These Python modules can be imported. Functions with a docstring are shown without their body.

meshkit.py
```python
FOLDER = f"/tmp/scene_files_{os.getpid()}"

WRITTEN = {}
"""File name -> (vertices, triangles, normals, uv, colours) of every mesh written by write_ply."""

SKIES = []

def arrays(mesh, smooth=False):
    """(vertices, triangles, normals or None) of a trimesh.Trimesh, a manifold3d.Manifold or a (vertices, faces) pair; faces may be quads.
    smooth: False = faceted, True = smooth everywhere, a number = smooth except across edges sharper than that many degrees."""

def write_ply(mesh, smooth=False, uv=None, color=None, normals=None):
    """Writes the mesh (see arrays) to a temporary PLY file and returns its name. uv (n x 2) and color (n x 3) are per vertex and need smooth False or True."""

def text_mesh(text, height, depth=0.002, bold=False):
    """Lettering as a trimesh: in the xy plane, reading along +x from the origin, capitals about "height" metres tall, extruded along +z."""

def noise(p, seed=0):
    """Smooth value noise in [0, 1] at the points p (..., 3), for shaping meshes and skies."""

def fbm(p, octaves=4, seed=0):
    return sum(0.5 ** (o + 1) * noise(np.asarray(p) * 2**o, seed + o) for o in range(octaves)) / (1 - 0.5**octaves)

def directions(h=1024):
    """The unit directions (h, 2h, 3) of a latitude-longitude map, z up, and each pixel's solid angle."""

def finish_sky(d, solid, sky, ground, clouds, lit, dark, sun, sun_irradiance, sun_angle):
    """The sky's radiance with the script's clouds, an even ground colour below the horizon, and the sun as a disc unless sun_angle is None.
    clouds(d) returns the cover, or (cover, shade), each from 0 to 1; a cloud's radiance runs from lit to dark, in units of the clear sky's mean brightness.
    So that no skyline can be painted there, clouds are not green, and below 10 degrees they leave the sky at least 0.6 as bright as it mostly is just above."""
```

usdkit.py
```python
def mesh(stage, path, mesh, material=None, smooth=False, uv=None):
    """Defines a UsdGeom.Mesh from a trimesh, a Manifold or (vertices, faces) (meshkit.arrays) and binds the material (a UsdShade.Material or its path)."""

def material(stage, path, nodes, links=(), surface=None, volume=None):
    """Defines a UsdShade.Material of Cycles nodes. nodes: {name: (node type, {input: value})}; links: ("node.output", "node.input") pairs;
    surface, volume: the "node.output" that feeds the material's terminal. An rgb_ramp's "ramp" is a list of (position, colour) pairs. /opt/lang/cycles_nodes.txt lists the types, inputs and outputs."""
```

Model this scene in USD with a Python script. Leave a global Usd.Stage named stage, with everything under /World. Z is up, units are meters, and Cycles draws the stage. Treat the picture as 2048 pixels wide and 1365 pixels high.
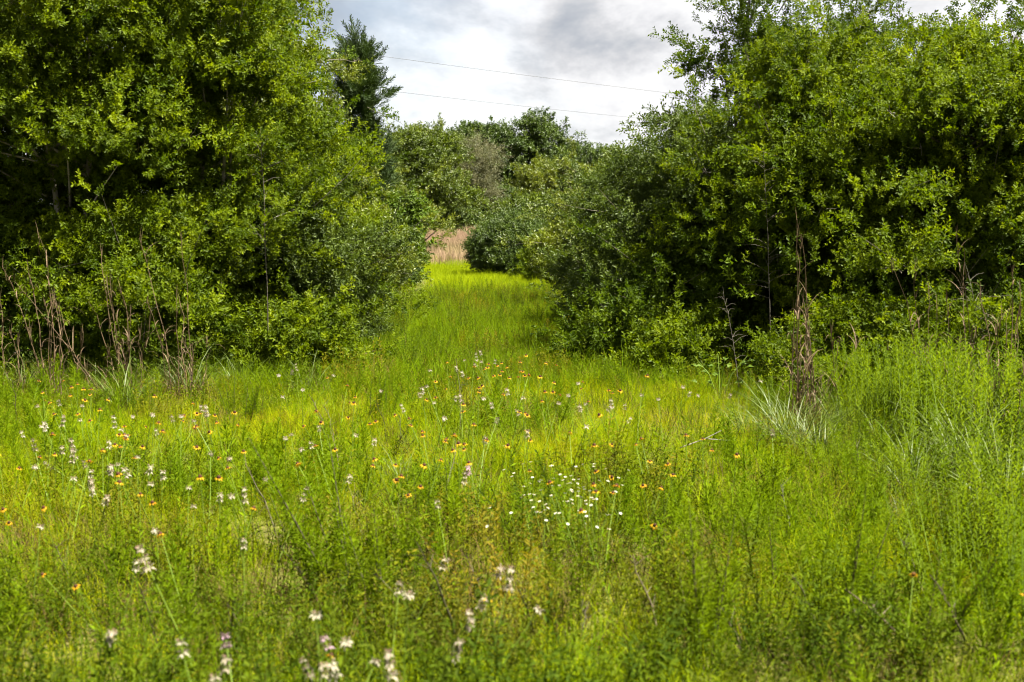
import math
import numpy as np
import usdkit
from meshkit import noise, fbm
from pxr import Usd, UsdGeom, UsdLux, UsdShade, Gf, Sdf, Vt
from scipy.spatial.transform import Rotation as Rot

stage = Usd.Stage.CreateInMemory()
UsdGeom.SetStageUpAxis(stage, 'Z')
UsdGeom.SetStageMetersPerUnit(stage, 1.0)
world = UsdGeom.Xform.Define(stage, '/World')
stage.SetDefaultPrim(world.GetPrim())
UsdGeom.Scope.Define(stage, '/World/Looks')

# ------------------------------------------------------------------ camera, sky, sun, exposure
CAM_Z, FPX, HORIZON = 1.6, 2667.0, 440.0
PITCH = math.atan((682.5 - HORIZON) / FPX)
cam = UsdGeom.Camera.Define(stage, '/World/camera')
cam.CreateHorizontalApertureAttr(36.0)
cam.CreateFocalLengthAttr(36.0 * FPX / 2048.0)
cam.CreateFStopAttr(4.2)
cam.CreateFocusDistanceAttr(17.0)
cam.CreateClippingRangeAttr(Gf.Vec2f(0.05, 5000))
cam.AddTranslateOp().Set(Gf.Vec3d(0, 0, CAM_Z))
cam.AddRotateXOp().Set(90.0 - math.degrees(PITCH))
EXPOSURE = 2.78
cam.CreateExposureAttr(EXPOSURE)

SUN_EL = math.radians(63.0)
SUN_AZ = math.radians(112.0)          # atan2(x, y) of the direction towards the sun
SUN_DIR = np.array([math.sin(SUN_AZ) * math.cos(SUN_EL), math.cos(SUN_AZ) * math.cos(SUN_EL), math.sin(SUN_EL)])
SKY_STRENGTH = 0.05
sun = UsdLux.DistantLight.Define(stage, '/World/sun')
sun.CreateIntensityAttr(1.25)
sun.CreateAngleAttr(0.6)
sun.CreateNormalizeAttr(True)
sun.CreateColorAttr(Gf.Vec3f(1.0, 0.945, 0.80))
sun.AddRotateZOp().Set(-math.degrees(SUN_AZ))
sun.AddRotateXOp().Set(-(90.0 - math.degrees(SUN_EL)))

CLOUD_LIT = 2.75
usdkit.material(stage, '/World/Looks/sky_clouds', {
    'tc': ('texture_coordinate', {}),
    'sep': ('separate_xyz', {}),
    'zz': ('math', {'math_type': 'maximum', 'value2': 0.0}),
    'za': ('math', {'math_type': 'add', 'value2': 0.5}),
    'dx': ('math', {'math_type': 'divide'}),
    'dy': ('math', {'math_type': 'divide'}),
    'cmb': ('combine_xyz', {'z': 0.0}),
    'map': ('mapping', {'location': (0.4, 4.75, 3.0), 'scale': (1.0, 0.8, 1.0)}),
    'n1': ('noise_texture', {'scale': 1.25, 'detail': 7.0, 'roughness': 0.56, 'distortion': 0.25}),
    'n2': ('noise_texture', {'scale': 4.4, 'detail': 10.0, 'roughness': 0.58, 'distortion': 0.1}),
    'map2': ('mapping', {'location': (4.9, 7.7, 2.2), 'scale': (1.0, 1.0, 1.0)}),
    'cover': ('map_range', {'from_min': 0.30, 'from_max': 0.46, 'to_min': 0.75, 'to_max': 1.0, 'clamp': True}),
    'shade': ('rgb_ramp', {'ramp': [(0.0, (0.30, 0.38, 0.50)), (0.33, (0.48, 0.52, 0.59)), (0.40, (0.60, 0.63, 0.68)), (0.455, (0.76, 0.77, 0.80)), (0.51, (0.97, 0.97, 0.99)), (0.57, (1.12, 1.12, 1.12)), (1.0, (1.12, 1.12, 1.12))]}),
    'lum': ('mix_color', {'blend_type': 'multiply', 'fac': 1.0, 'b': (CLOUD_LIT, CLOUD_LIT, CLOUD_LIT), 'use_clamp': False}),
    'sky': ('sky_texture', {'sky_type': 'single_scattering', 'sun_disc': False, 'sun_elevation': SUN_EL, 'sun_rotation': SUN_AZ, 'altitude': 50.0}),
    'mix': ('mix_color', {'blend_type': 'mix', 'use_clamp': False}),
    'bg': ('background_shader', {'strength': SKY_STRENGTH}),
}, [('tc.generated', 'sep.vector'), ('sep.z', 'zz.value1'), ('zz.value', 'za.value1'),
    ('sep.x', 'dx.value1'), ('za.value', 'dx.value2'), ('sep.y', 'dy.value1'), ('za.value', 'dy.value2'),
    ('dx.value', 'cmb.x'), ('dy.value', 'cmb.y'), ('cmb.vector', 'map.vector'), ('cmb.vector', 'map2.vector'),
    ('map.vector', 'n1.vector'), ('map2.vector', 'n2.vector'), ('n1.fac', 'cover.value'),
    ('n2.fac', 'shade.fac'), ('shade.color', 'lum.a'), ('cover.result', 'mix.fac'),
    ('sky.color', 'mix.a'), ('lum.result', 'mix.b'), ('mix.result', 'bg.color')], surface='bg.background')
sky = UsdLux.DomeLight.Define(stage, '/World/sky')
UsdShade.MaterialBindingAPI.Apply(sky.GetPrim()).Bind(UsdShade.Material.Get(stage, '/World/Looks/sky_clouds'))


# ------------------------------------------------------------------ helpers
def meta(prim, label=None, cat=None, group=None, kind=None):
    for k, v in (('label', label), ('category', cat), ('group', group), ('kind', kind)):
        if v:
            prim.SetCustomDataByKey(k, v)
    return prim


meta(sky.GetPrim(), 'bright overcast sky of white and grey clouds with one blue gap', None, None, 'structure')
USED = {}


def fresh(parent, name):
    n = USED.get((parent, name), 0)
    USED[(parent, name)] = n + 1
    return f'{parent}/{name}' if n == 0 else f'{parent}/{name}_{n:03d}'


def thing(name, label, cat, loc, rotz=0.0, group=None, scale=1.0):
    x = UsdGeom.Xform.Define(stage, fresh('/World', name))
    x.AddTranslateOp().Set(Gf.Vec3d(*map(float, loc)))
    if rotz:
        x.AddRotateZOp().Set(float(rotz))
    if scale != 1.0:
        x.AddScaleOp().Set(Gf.Vec3f(scale, scale, scale))
    return meta(x.GetPrim(), label, cat, group)


def part(parent, name, mesh, mat, smooth=False, label=None, kind=None):
    path = fresh(str(parent.GetPath()), name)
    m = usdkit.mesh(stage, path, mesh, f'/World/Looks/{mat}', smooth)
    return meta(m.GetPrim(), label, None, None, kind)


def gz(x, y):
    """Height of the ground: nearly level with small undulations, rising a little towards the far trees."""
    p = np.stack([np.asarray(x, float) * 0.35 + 40, np.asarray(y, float) * 0.35 + 40, np.zeros_like(np.asarray(x, float) + np.asarray(y, float))], -1)
    t = np.clip((np.asarray(y, float) - 46.0) / 46.0, 0, 1)
    return (noise(p, 5) - 0.5) * 0.10 + 0.80 * t * t * (3 - 2 * t)


CP, SP = math.cos(PITCH), math.sin(PITCH)


def ray(px, py):
    u, v = (px - 1024.0) / FPX, (682.5 - py) / FPX
    return np.array([u, CP + v * SP, -SP + v * CP])


def at_height(px, py, h):
    """The place on the ground of something whose tip, h metres up, is seen at that pixel."""
    d = ray(px, py)
    t = (h - CAM_Z) / d[2]
    return d[0] * t, d[1] * t


def at_depth(px, py, y):
    d = ray(px, py)
    t = y / d[1]
    return np.array([d[0] * t, y, CAM_Z + d[2] * t])


class MB:
    """Collects vertices and triangles of one mesh."""

    def __init__(self):
        self.v, self.f, self.n = [], [], 0

    def add(self, v, f):
        v = np.asarray(v, float)
        self.v.append(v)
        self.f.append(np.asarray(f, int) + self.n)
        self.n += len(v)

    def get(self):
        return np.vstack(self.v), np.vstack(self.f)

    def tube(self, pts, radii, sides=5, cap=True):
        p = np.asarray(pts, float)
        r = np.broadcast_to(np.asarray(radii, float), (len(p),))
        t = np.gradient(p, axis=0)
        t /= np.linalg.norm(t, axis=1, keepdims=True) + 1e-12
        ref = np.array([0.0, 0.0, 1.0]) if abs(t[:, 2]).mean() < 0.8 else np.array([1.0, 0.0, 0.0])
        a = np.cross(t, ref)
        a /= np.linalg.norm(a, axis=1, keepdims=True) + 1e-12
        b = np.cross(t, a)
        ang = np.arange(sides) * 2 * np.pi / sides
        v = (p[:, None] + r[:, None, None] * (np.cos(ang)[None, :, None] * a[:, None] + np.sin(ang)[None, :, None] * b[:, None])).reshape(-1, 3)
        i, j = np.meshgrid(np.arange(len(p) - 1), np.arange(sides), indexing='ij')
        q = np.stack([i * sides + j, i * sides + (j + 1) % sides, (i + 1) * sides + (j + 1) % sides, (i + 1) * sides + j], -1).reshape(-1, 4)
        f = np.vstack([q[:, [0, 1, 2]], q[:, [0, 2, 3]]])
        self.add(v, f)

    def leaf(self, p, d, n, length, width, fold=0.25, curl=0.15):
        """A leaf of four triangles folded along its midrib: from p along d, n is its upper side."""
        p, d, n = (np.asarray(x, float) for x in (p, d, n))
        d = d / np.linalg.norm(d)
        s = np.cross(d, n)
        s /= np.linalg.norm(s) + 1e-9
        n = np.cross(s, d)
        m = p + d * length * 0.5 + n * length * curl * 0.5
        tip = p + d * length - n * length * curl * 0.4
        l, r = m - s * width * 0.5 + n * width * fold, m + s * width * 0.5 + n * width * fold
        self.add([p, r, tip, l, m], [[0, 1, 4], [1, 2, 4], [2, 3, 4], [3, 0, 4]])

    def leaf2(self, p, d, n, length, width, fold=0.22):
        """The same of two triangles, for small leaves."""
        p, d, n = (np.asarray(x, float) for x in (p, d, n))
        d = d / np.linalg.norm(d)
        s = np.cross(d, n)
        s /= np.linalg.norm(s) + 1e-9
        n = np.cross(s, d)
        m = p + d * length * 0.55 + n * width * fold
        self.add([p, m + s * width * 0.5, p + d * length, m - s * width * 0.5], [[0, 1, 2], [0, 2, 3]])

    def blade(self, p, az, length, width, lean, bend, seg=4, twist=0.0):
        """A grass blade: a tapering strip that leans and bends over in the direction az."""
        h = np.array([math.cos(az), math.sin(az), 0.0])
        s = np.array([-math.sin(az + twist), math.cos(az + twist), 0.0])
        pts, q = [], np.array(p, float)
        for k in range(seg + 1):
            t = k / seg
            ang = lean + bend * t
            pts.append(q.copy())
            q = q + (h * math.sin(ang) + np.array([0, 0, math.cos(ang)])) * length / seg
        w = width * 0.5 * np.array([1 - (k / seg) ** 1.6 for k in range(seg)])
        v, f = [], []
        for k in range(seg):
            v += [pts[k] - s * w[k], pts[k] + s * w[k]]
        v.append(pts[seg])
        for k in range(seg - 1):
            a = 2 * k
            f += [[a, a + 1, a + 3], [a, a + 3, a + 2]]
        f.append([2 * seg - 2, 2 * seg - 1, 2 * seg])
        self.add(v, f)


def unit(v):
    return v / (np.linalg.norm(v, axis=-1, keepdims=True) + 1e-12)


def frames(dirs, rng, roll=None):
    """Rotations that take +z to dirs, with a random (or given) roll about it."""
    d = unit(np.asarray(dirs, float))
    ref = np.where(np.abs(d[:, 2:]) < 0.95, [[0, 0, 1.0]], [[1.0, 0, 0]])
    x = unit(np.cross(ref, d))
    y = np.cross(d, x)
    a = rng.uniform(0, 2 * np.pi, len(d)) if roll is None else roll + rng.normal(0, 0.45, len(d))
    c, s = np.cos(a)[:, None], np.sin(a)[:, None]
    return Rot.from_matrix(np.stack([c * x + s * y, -s * x + c * y, d], -1))


CLASS = stage.CreateClassPrim('/World/prototypes')
PROTO = {}


def proto(name, mesh, mat, smooth=False):
    """One shape to scatter or to reference."""
    path = f'/World/prototypes/{name}'
    usdkit.mesh(stage, path, mesh, f'/World/Looks/{mat}', smooth)
    PROTO[name] = path
    return name


def scatter(path, names, which, pos, rot, scale, label=None, cat=None, kind='stuff', group=None):
    pi = UsdGeom.PointInstancer.Define(stage, path)
    targets = []
    for n in names:
        o = stage.DefinePrim(f'{path}/{n}', 'Mesh')
        o.GetReferences().AddInternalReference(Sdf.Path(PROTO[n]))
        targets.append(o.GetPath())
    pi.CreatePrototypesRel().SetTargets(targets)
    pi.CreateProtoIndicesAttr(Vt.IntArray.FromNumpy(np.asarray(which, np.int32)))
    pi.CreatePositionsAttr(Vt.Vec3fArray.FromNumpy(np.ascontiguousarray(pos, np.float32)))
    q = rot.as_quat().astype(np.float16)
    pi.CreateOrientationsAttr(Vt.QuathArray.FromNumpy(np.ascontiguousarray(q)))
    sc = np.asarray(scale, np.float32)
    if sc.ndim == 1:
        sc = np.repeat(sc[:, None], 3, 1)
    pi.CreateScalesAttr(Vt.Vec3fArray.FromNumpy(np.ascontiguousarray(sc)))
    return meta(pi.GetPrim(), label, cat, group, kind)


# ------------------------------------------------------------------ materials
def leaf_mat(name, colours, trans=0.35, rough=0.45, spec=0.35, patch=0.0, patch_colour=(0.2, 0.2, 0.02), patch_scale=0.8, tint=(1.29, 1.28, 0.42)):
    """Foliage: each leaf and each spray gets its own tone between the colours; light passes through."""
    pos = np.linspace(0, 1, len(colours))
    nodes = {
        'oi': ('object_info', {}), 'ge': ('geometry', {}),
        'sum': ('math', {'math_type': 'multiply_add', 'value2': 0.55}),
        'half': ('math', {'math_type': 'multiply', 'value2': 0.45}),
        'ramp': ('rgb_ramp', {'ramp': list(zip(pos.tolist(), colours))}),
        'pn': ('noise_texture', {'scale': patch_scale, 'detail': 3.0, 'roughness': 0.6}),
        'pm': ('map_range', {'from_min': 0.47, 'from_max': 0.68, 'to_min': 0.0, 'to_max': patch, 'clamp': True}),
        'pmix': ('mix_color', {'b': patch_colour}),
        'tint': ('mix_color', {'blend_type': 'multiply', 'fac': 1.0, 'b': tint, 'use_clamp': False}),
        'p': ('principled_bsdf', {'roughness': rough, 'specular_ior_level': spec}),
        't': ('translucent_bsdf', {}),
        'mix': ('mix_closure', {'fac': trans}),
    }
    usdkit.material(stage, f'/World/Looks/{name}', nodes, [
        ('oi.random', 'half.value1'), ('ge.random_per_island', 'sum.value1'), ('half.value', 'sum.value3'),
        ('sum.value', 'ramp.fac'), ('ge.position', 'pn.vector'), ('pn.fac', 'pm.value'), ('pm.result', 'pmix.fac'),
        ('ramp.color', 'pmix.a'), ('pmix.result', 'p.base_color'), ('pmix.result', 'tint.a'), ('tint.result', 't.color'),
        ('p.BSDF', 'mix.closure1'), ('t.BSDF', 'mix.closure2')], surface='mix.closure')


def bark_mat(name, a, b, scale=6.0):
    usdkit.material(stage, f'/World/Looks/{name}', {
        'tc': ('texture_coordinate', {}), 'mp': ('mapping', {'scale': (1, 1, 0.25)}),
        'n': ('noise_texture', {'scale': scale * 4, 'detail': 5.0, 'roughness': 0.65}),
        'r': ('rgb_ramp', {'ramp': [(0.3, a), (0.7, b)]}),
        'bp': ('bump', {'strength': 0.5, 'distance': 0.01}),
        'p': ('principled_bsdf', {'roughness': 0.85, 'specular_ior_level': 0.2})},
        [('tc.object', 'mp.vector'), ('mp.vector', 'n.vector'), ('n.fac', 'r.fac'), ('r.color', 'p.base_color'), ('n.fac', 'bp.height'), ('bp.normal', 'p.normal')], surface='p.BSDF')


leaf_mat('holly_leaf', [(0.0205, 0.0395, 0.0008), (0.0484, 0.0780, 0.0008), (0.1070, 0.1435, 0.0016), (0.2139, 0.2392, 0.0024)], trans=0.44, rough=0.55, spec=0.12)
leaf_mat('holly_leaf_bright', [(0.0279, 0.0499, 0.0008), (0.0818, 0.1165, 0.0008), (0.1906, 0.2236, 0.0016), (0.3255, 0.3328, 0.0016)], trans=0.48, rough=0.55, spec=0.12)
leaf_mat('holly_leaf_grey', [(0.0282, 0.0458, 0.0064), (0.0517, 0.0770, 0.0080), (0.0893, 0.1165, 0.0120), (0.1504, 0.1716, 0.0176)], trans=0.36, rough=0.5, spec=0.2)
leaf_mat('olive_leaf', [(0.0432, 0.0624, 0.0024), (0.0864, 0.1082, 0.0032), (0.1488, 0.1612, 0.0040), (0.2208, 0.2132, 0.0048)], trans=0.32)
leaf_mat('oak_leaf', [(0.024, 0.044, 0.005), (0.042, 0.068, 0.006), (0.066, 0.094, 0.007), (0.100, 0.122, 0.008)], trans=0.28, spec=0.3)
leaf_mat('oak_leaf_light', [(0.030, 0.048, 0.002), (0.055, 0.080, 0.003), (0.105, 0.130, 0.004), (0.21, 0.22, 0.005)], trans=0.34, spec=0.3)
leaf_mat('yellow_leaf', [(0.05, 0.085, 0.003), (0.08, 0.12, 0.003), (0.15, 0.16, 0.004), (0.30, 0.22, 0.006)], trans=0.38, rough=0.6, spec=0.1)
leaf_mat('vine_leaf', [(0.040, 0.070, 0.006), (0.060, 0.095, 0.007), (0.085, 0.120, 0.008)], trans=0.35, rough=0.6, spec=0.12)
leaf_mat('cedar_leaf', [(0.020, 0.038, 0.008), (0.034, 0.056, 0.010), (0.055, 0.080, 0.013)], trans=0.15, rough=0.6, spec=0.2)
leaf_mat('dead_leaf', [(0.075, 0.080, 0.040), (0.115, 0.110, 0.060), (0.16, 0.145, 0.085)], trans=0.2, spec=0.15)
leaf_mat('grass_blade', [(0.1000, 0.1456, 0.0008), (0.1800, 0.2236, 0.0008), (0.2650, 0.2964, 0.0016), (0.3600, 0.3432, 0.0024)], trans=0.48, rough=0.7, spec=0.04, patch=0.5, patch_colour=(0.30, 0.24, 0.006), patch_scale=0.55)
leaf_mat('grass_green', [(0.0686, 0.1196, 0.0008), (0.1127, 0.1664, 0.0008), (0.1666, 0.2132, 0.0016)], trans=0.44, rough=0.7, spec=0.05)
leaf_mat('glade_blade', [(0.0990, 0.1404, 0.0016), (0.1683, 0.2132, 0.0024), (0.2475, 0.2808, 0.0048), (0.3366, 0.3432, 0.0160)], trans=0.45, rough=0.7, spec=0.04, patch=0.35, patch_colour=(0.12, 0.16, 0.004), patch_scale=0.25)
leaf_mat('herb_leaf', [(0.0356, 0.0624, 0.0008), (0.0693, 0.1040, 0.0008), (0.1237, 0.1560, 0.0016), (0.2574, 0.2600, 0.0096)], trans=0.42, rough=0.7, spec=0.05, patch=0.7, patch_colour=(0.15, 0.095, 0.010), patch_scale=1.0)
leaf_mat('weed_leaf', [(0.0445, 0.0749, 0.0008), (0.0842, 0.1227, 0.0008), (0.1386, 0.1716, 0.0016), (0.2178, 0.2340, 0.0032)], trans=0.42, rough=0.7, spec=0.05)
leaf_mat('dark_herb_leaf', [(0.0216, 0.0395, 0.0008), (0.0431, 0.0686, 0.0008), (0.0784, 0.1040, 0.0016), (0.1568, 0.1716, 0.0032)], trans=0.38, rough=0.7, spec=0.06, patch=0.5, patch_colour=(0.075, 0.052, 0.010), patch_scale=1.1)
leaf_mat('fennel_leaf', [(0.0650, 0.1092, 0.0016), (0.1050, 0.1508, 0.0016), (0.1650, 0.1976, 0.0024)], trans=0.42, rough=0.7, spec=0.04)
leaf_mat('tussock_blade', [(0.045, 0.068, 0.008), (0.070, 0.095, 0.014), (0.105, 0.122, 0.030)], trans=0.30, rough=0.5, spec=0.25, tint=(1.1, 1.1, 0.8))
leaf_mat('dry_blade', [(0.060, 0.040, 0.013), (0.105, 0.072, 0.024), (0.16, 0.118, 0.048)], trans=0.22, rough=0.7, spec=0.1, tint=(1, 1, 1))
leaf_mat('dry_stalk', [(0.060, 0.040, 0.022), (0.10, 0.068, 0.038), (0.16, 0.115, 0.068)], trans=0.08, rough=0.7, spec=0.15, tint=(1, 1, 1))
leaf_mat('pink_grass', [(0.20, 0.13, 0.085), (0.29, 0.20, 0.135), (0.36, 0.29, 0.17)], trans=0.25, rough=0.7, spec=0.1, patch=0.5, patch_colour=(0.30, 0.29, 0.10), patch_scale=0.12, tint=(1, 1, 1))
leaf_mat('weed_stem', [(0.030, 0.030, 0.014), (0.055, 0.042, 0.020), (0.080, 0.060, 0.028)], trans=0.05, rough=0.7, spec=0.2)
leaf_mat('flower_stem', [(0.09, 0.14, 0.015), (0.13, 0.18, 0.02)], trans=0.1, rough=0.6, spec=0.2)
leaf_mat('yellow_petal', [(0.34, 0.165, 0.004), (0.42, 0.245, 0.004), (0.46, 0.32, 0.006)], trans=0.3, rough=0.6, spec=0.15, tint=(1, 1, 1))
leaf_mat('flower_disc', [(0.030, 0.012, 0.008), (0.055, 0.022, 0.010)], trans=0.02, rough=0.8, spec=0.1, tint=(1, 1, 1))
leaf_mat('white_bract', [(0.24, 0.20, 0.15), (0.34, 0.31, 0.24), (0.42, 0.40, 0.33)], trans=0.3, rough=0.6, spec=0.15, tint=(1, 1, 1))
leaf_mat('purple_bract', [(0.28, 0.17, 0.22), (0.36, 0.25, 0.30), (0.42, 0.34, 0.36)], trans=0.3, rough=0.6, spec=0.15, tint=(1, 1, 1))
leaf_mat('speckle', [(0.07, 0.04, 0.03), (0.14, 0.09, 0.05)], trans=0.1, rough=0.7, spec=0.1, tint=(1, 1, 1))
leaf_mat('daisy_petal', [(0.42, 0.42, 0.36), (0.52, 0.52, 0.46)], trans=0.3, rough=0.6, spec=0.15, tint=(1, 1, 1))
bark_mat('pale_bark', (0.10, 0.09, 0.07), (0.22, 0.20, 0.165))
bark_mat('grey_bark', (0.04, 0.034, 0.027), (0.11, 0.095, 0.075))
bark_mat('twig_bark', (0.09, 0.078, 0.058), (0.19, 0.17, 0.135))
usdkit.material(stage, '/World/Looks/wire', {'p': ('principled_bsdf', {'base_color': (0.06, 0.06, 0.065), 'roughness': 0.5, 'metallic': 0.4})}, [], surface='p.BSDF')
usdkit.material(stage, '/World/Looks/soil', {
    'ge': ('geometry', {}), 'n': ('noise_texture', {'scale': 3.5, 'detail': 8.0, 'roughness': 0.7}),
    'm': ('noise_texture', {'scale': 0.35, 'detail': 4.0, 'roughness': 0.6}),
    'r': ('rgb_ramp', {'ramp': [(0.25, (0.022, 0.018, 0.008)), (0.5, (0.055, 0.042, 0.019)), (0.75, (0.10, 0.075, 0.036))]}),
    'g': ('rgb_ramp', {'ramp': [(0.3, (0.045, 0.060, 0.010)), (0.7, (0.10, 0.11, 0.014))]}),
    'mr': ('map_range', {'from_min': 0.4, 'from_max': 0.6, 'to_min': 0.25, 'to_max': 0.85, 'clamp': True}),
    'mx': ('mix_color', {}),
    'bp': ('bump', {'strength': 0.8, 'distance': 0.04}),
    'p': ('principled_bsdf', {'roughness': 0.95, 'specular_ior_level': 0.1})},
    [('ge.position', 'n.vector'), ('ge.position', 'm.vector'), ('n.fac', 'r.fac'), ('n.fac', 'g.fac'), ('m.fac', 'mr.value'),
     ('mr.result', 'mx.fac'), ('r.color', 'mx.a'), ('g.color', 'mx.b'), ('mx.result', 'p.base_color'), ('n.fac', 'bp.height'), ('bp.normal', 'p.normal')], surface='p.BSDF')

# ------------------------------------------------------------------ ground
gx = np.concatenate([-np.geomspace(1200, 14, 30), np.arange(-13.5, 13.6, 0.3), np.geomspace(14, 1200, 30)])
gy = np.concatenate([[-300, -120, -50, -20, -8, -3], np.arange(0, 42, 0.3), np.geomspace(43, 1800, 50)])
GX, GY = np.meshgrid(gx, gy)
gi, gj = np.meshgrid(np.arange(len(gy) - 1), np.arange(len(gx) - 1), indexing='ij')
q0 = gi * len(gx) + gj
quads = np.stack([q0, q0 + 1, q0 + 1 + len(gx), q0 + len(gx)], -1).reshape(-1, 4)
usdkit.mesh(stage, '/World/ground', (np.stack([GX, GY, gz(GX, GY)], -1).reshape(-1, 3), quads), '/World/Looks/soil', True)
meta(stage.GetPrimAtPath('/World/ground'), 'meadow soil under the grass, running out to the far trees', None, None, 'structure')


# ------------------------------------------------------------------ spray prototypes for crowns
def make_spray(seed, length, shoots, leaves, leaf_len, leaf_w, spread=0.6, flat=0.65, four=False):
    """A leafy branchlet along +z: shoots leave its axis, each set with small leaves and ending in a tuft."""
    rng = np.random.default_rng(seed)
    mb = MB()
    f = mb.leaf if four else mb.leaf2
    axes = [(np.zeros(3), np.array([0, 0, 1.0]), length)]
    for k in range(shoots):
        t = rng.uniform(0.15, 0.9)
        a = rng.uniform(0, 2 * np.pi)
        d = unit(np.array([math.cos(a) * spread * 1.2, math.sin(a) * spread * flat, rng.uniform(0.45, 0.9)]))
        axes.append((np.array([0, 0, t * length]), d, length * rng.uniform(0.28, 0.6)))
    for o, d, L in axes:
        bend = rng.normal(0, 0.12, 3)
        for k in range(leaves):
            t = (k + rng.uniform(0.2, 1)) / leaves
            t = t ** 0.8
            p = o + d * L * t + bend * L * t * t
            a = k * 2.4 + rng.uniform(-0.5, 0.5)
            ref = unit(np.cross(d, [0.3, 0.5, 0.8]))
            side = unit(ref * math.cos(a) + np.cross(d, ref) * math.sin(a))
            ld = unit(side + d * rng.uniform(0.4, 1.1))
            n = unit(d + rng.normal(0, 0.45, 3))
            s = rng.uniform(0.75, 1.25)
            f(p, ld, n, leaf_len * s, leaf_w * s)
    return mb.get()


HOLLY = {}
for m, key in (('holly_leaf', 'green'), ('holly_leaf_bright', 'bright'), ('holly_leaf_grey', 'grey')):
    HOLLY[key] = [proto(f'{m}_spray_{k}', make_spray(10 + k, 0.24, 5, 10, 0.037, 0.0185), m) for k in range(3)]
HOLLY['olive'] = [proto(f'olive_spray_{k}', make_spray(30 + k, 0.26, 5, 9, 0.048, 0.0190), 'olive_leaf') for k in range(3)]
DARK = [proto(f'dark_bush_spray_{k}', make_spray(75 + k, 0.24, 5, 9, 0.042, 0.019), 'oak_leaf') for k in range(2)]
OAK = [proto(f'oak_spray_{k}', make_spray(40 + k, 0.75, 6, 7, 0.15, 0.085, four=True), 'oak_leaf') for k in range(3)]
OAKL = [proto(f'light_oak_spray_{k}', make_spray(50 + k, 0.6, 6, 7, 0.10, 0.055, four=True), 'oak_leaf_light') for k in range(3)]
OLIVE_FAR = [proto(f'far_olive_spray_{k}', make_spray(55 + k, 0.6, 6, 7, 0.12, 0.06), 'olive_leaf') for k in range(3)]
GREY_FAR = [proto(f'dead_spray_{k}', make_spray(60 + k, 0.8, 7, 6, 0.13, 0.026), 'dead_leaf') for k in range(2)]
VINE = [proto(f'vine_spray_{k}', make_spray(65 + k, 0.4, 4, 5, 0.085, 0.065, four=True), 'vine_leaf') for k in range(2)]
YELLOW = [proto(f'yellow_spray_{k}', make_spray(70 + k, 0.30, 3, 5, 0.075, 0.036, four=True), 'yellow_leaf') for k in range(2)]


def make_cedar_spray(seed):
    rng = np.random.default_rng(seed)
    mb = MB()
    for k in range(46):
        t = (k / 46) ** 0.9
        a = k * 2.4
        side = np.array([math.cos(a), math.sin(a) * 0.6, 0])
        p = np.array([0, 0, 0.42 * t])
        d = unit(side * 0.75 + np.array([0, 0, 1.0]) + rng.normal(0, 0.12, 3))
        L = (0.16 * (1 - t) + 0.05) * rng.uniform(0.7, 1.2)
        mb.leaf2(p, d, rng.normal(0, 1, 3), L, 0.014)
        mb.leaf2(p + d * L * 0.5, unit(d + rng.normal(0, 0.5, 3)), rng.normal(0, 1, 3), L * 0.6, 0.012)
    return mb.get()


CEDAR = [proto(f'cedar_spray_{k}', make_cedar_spray(80 + k), 'cedar_leaf') for k in range(2)]


# ------------------------------------------------------------------ trees and shrubs
def profile_dome(t):      # shrub: foliage to the ground, widest at half height
    return np.sqrt(np.clip(1 - (2 * (t - 0.46) / 1.08) ** 2, 0.02, 1)) ** 0.9


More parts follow.
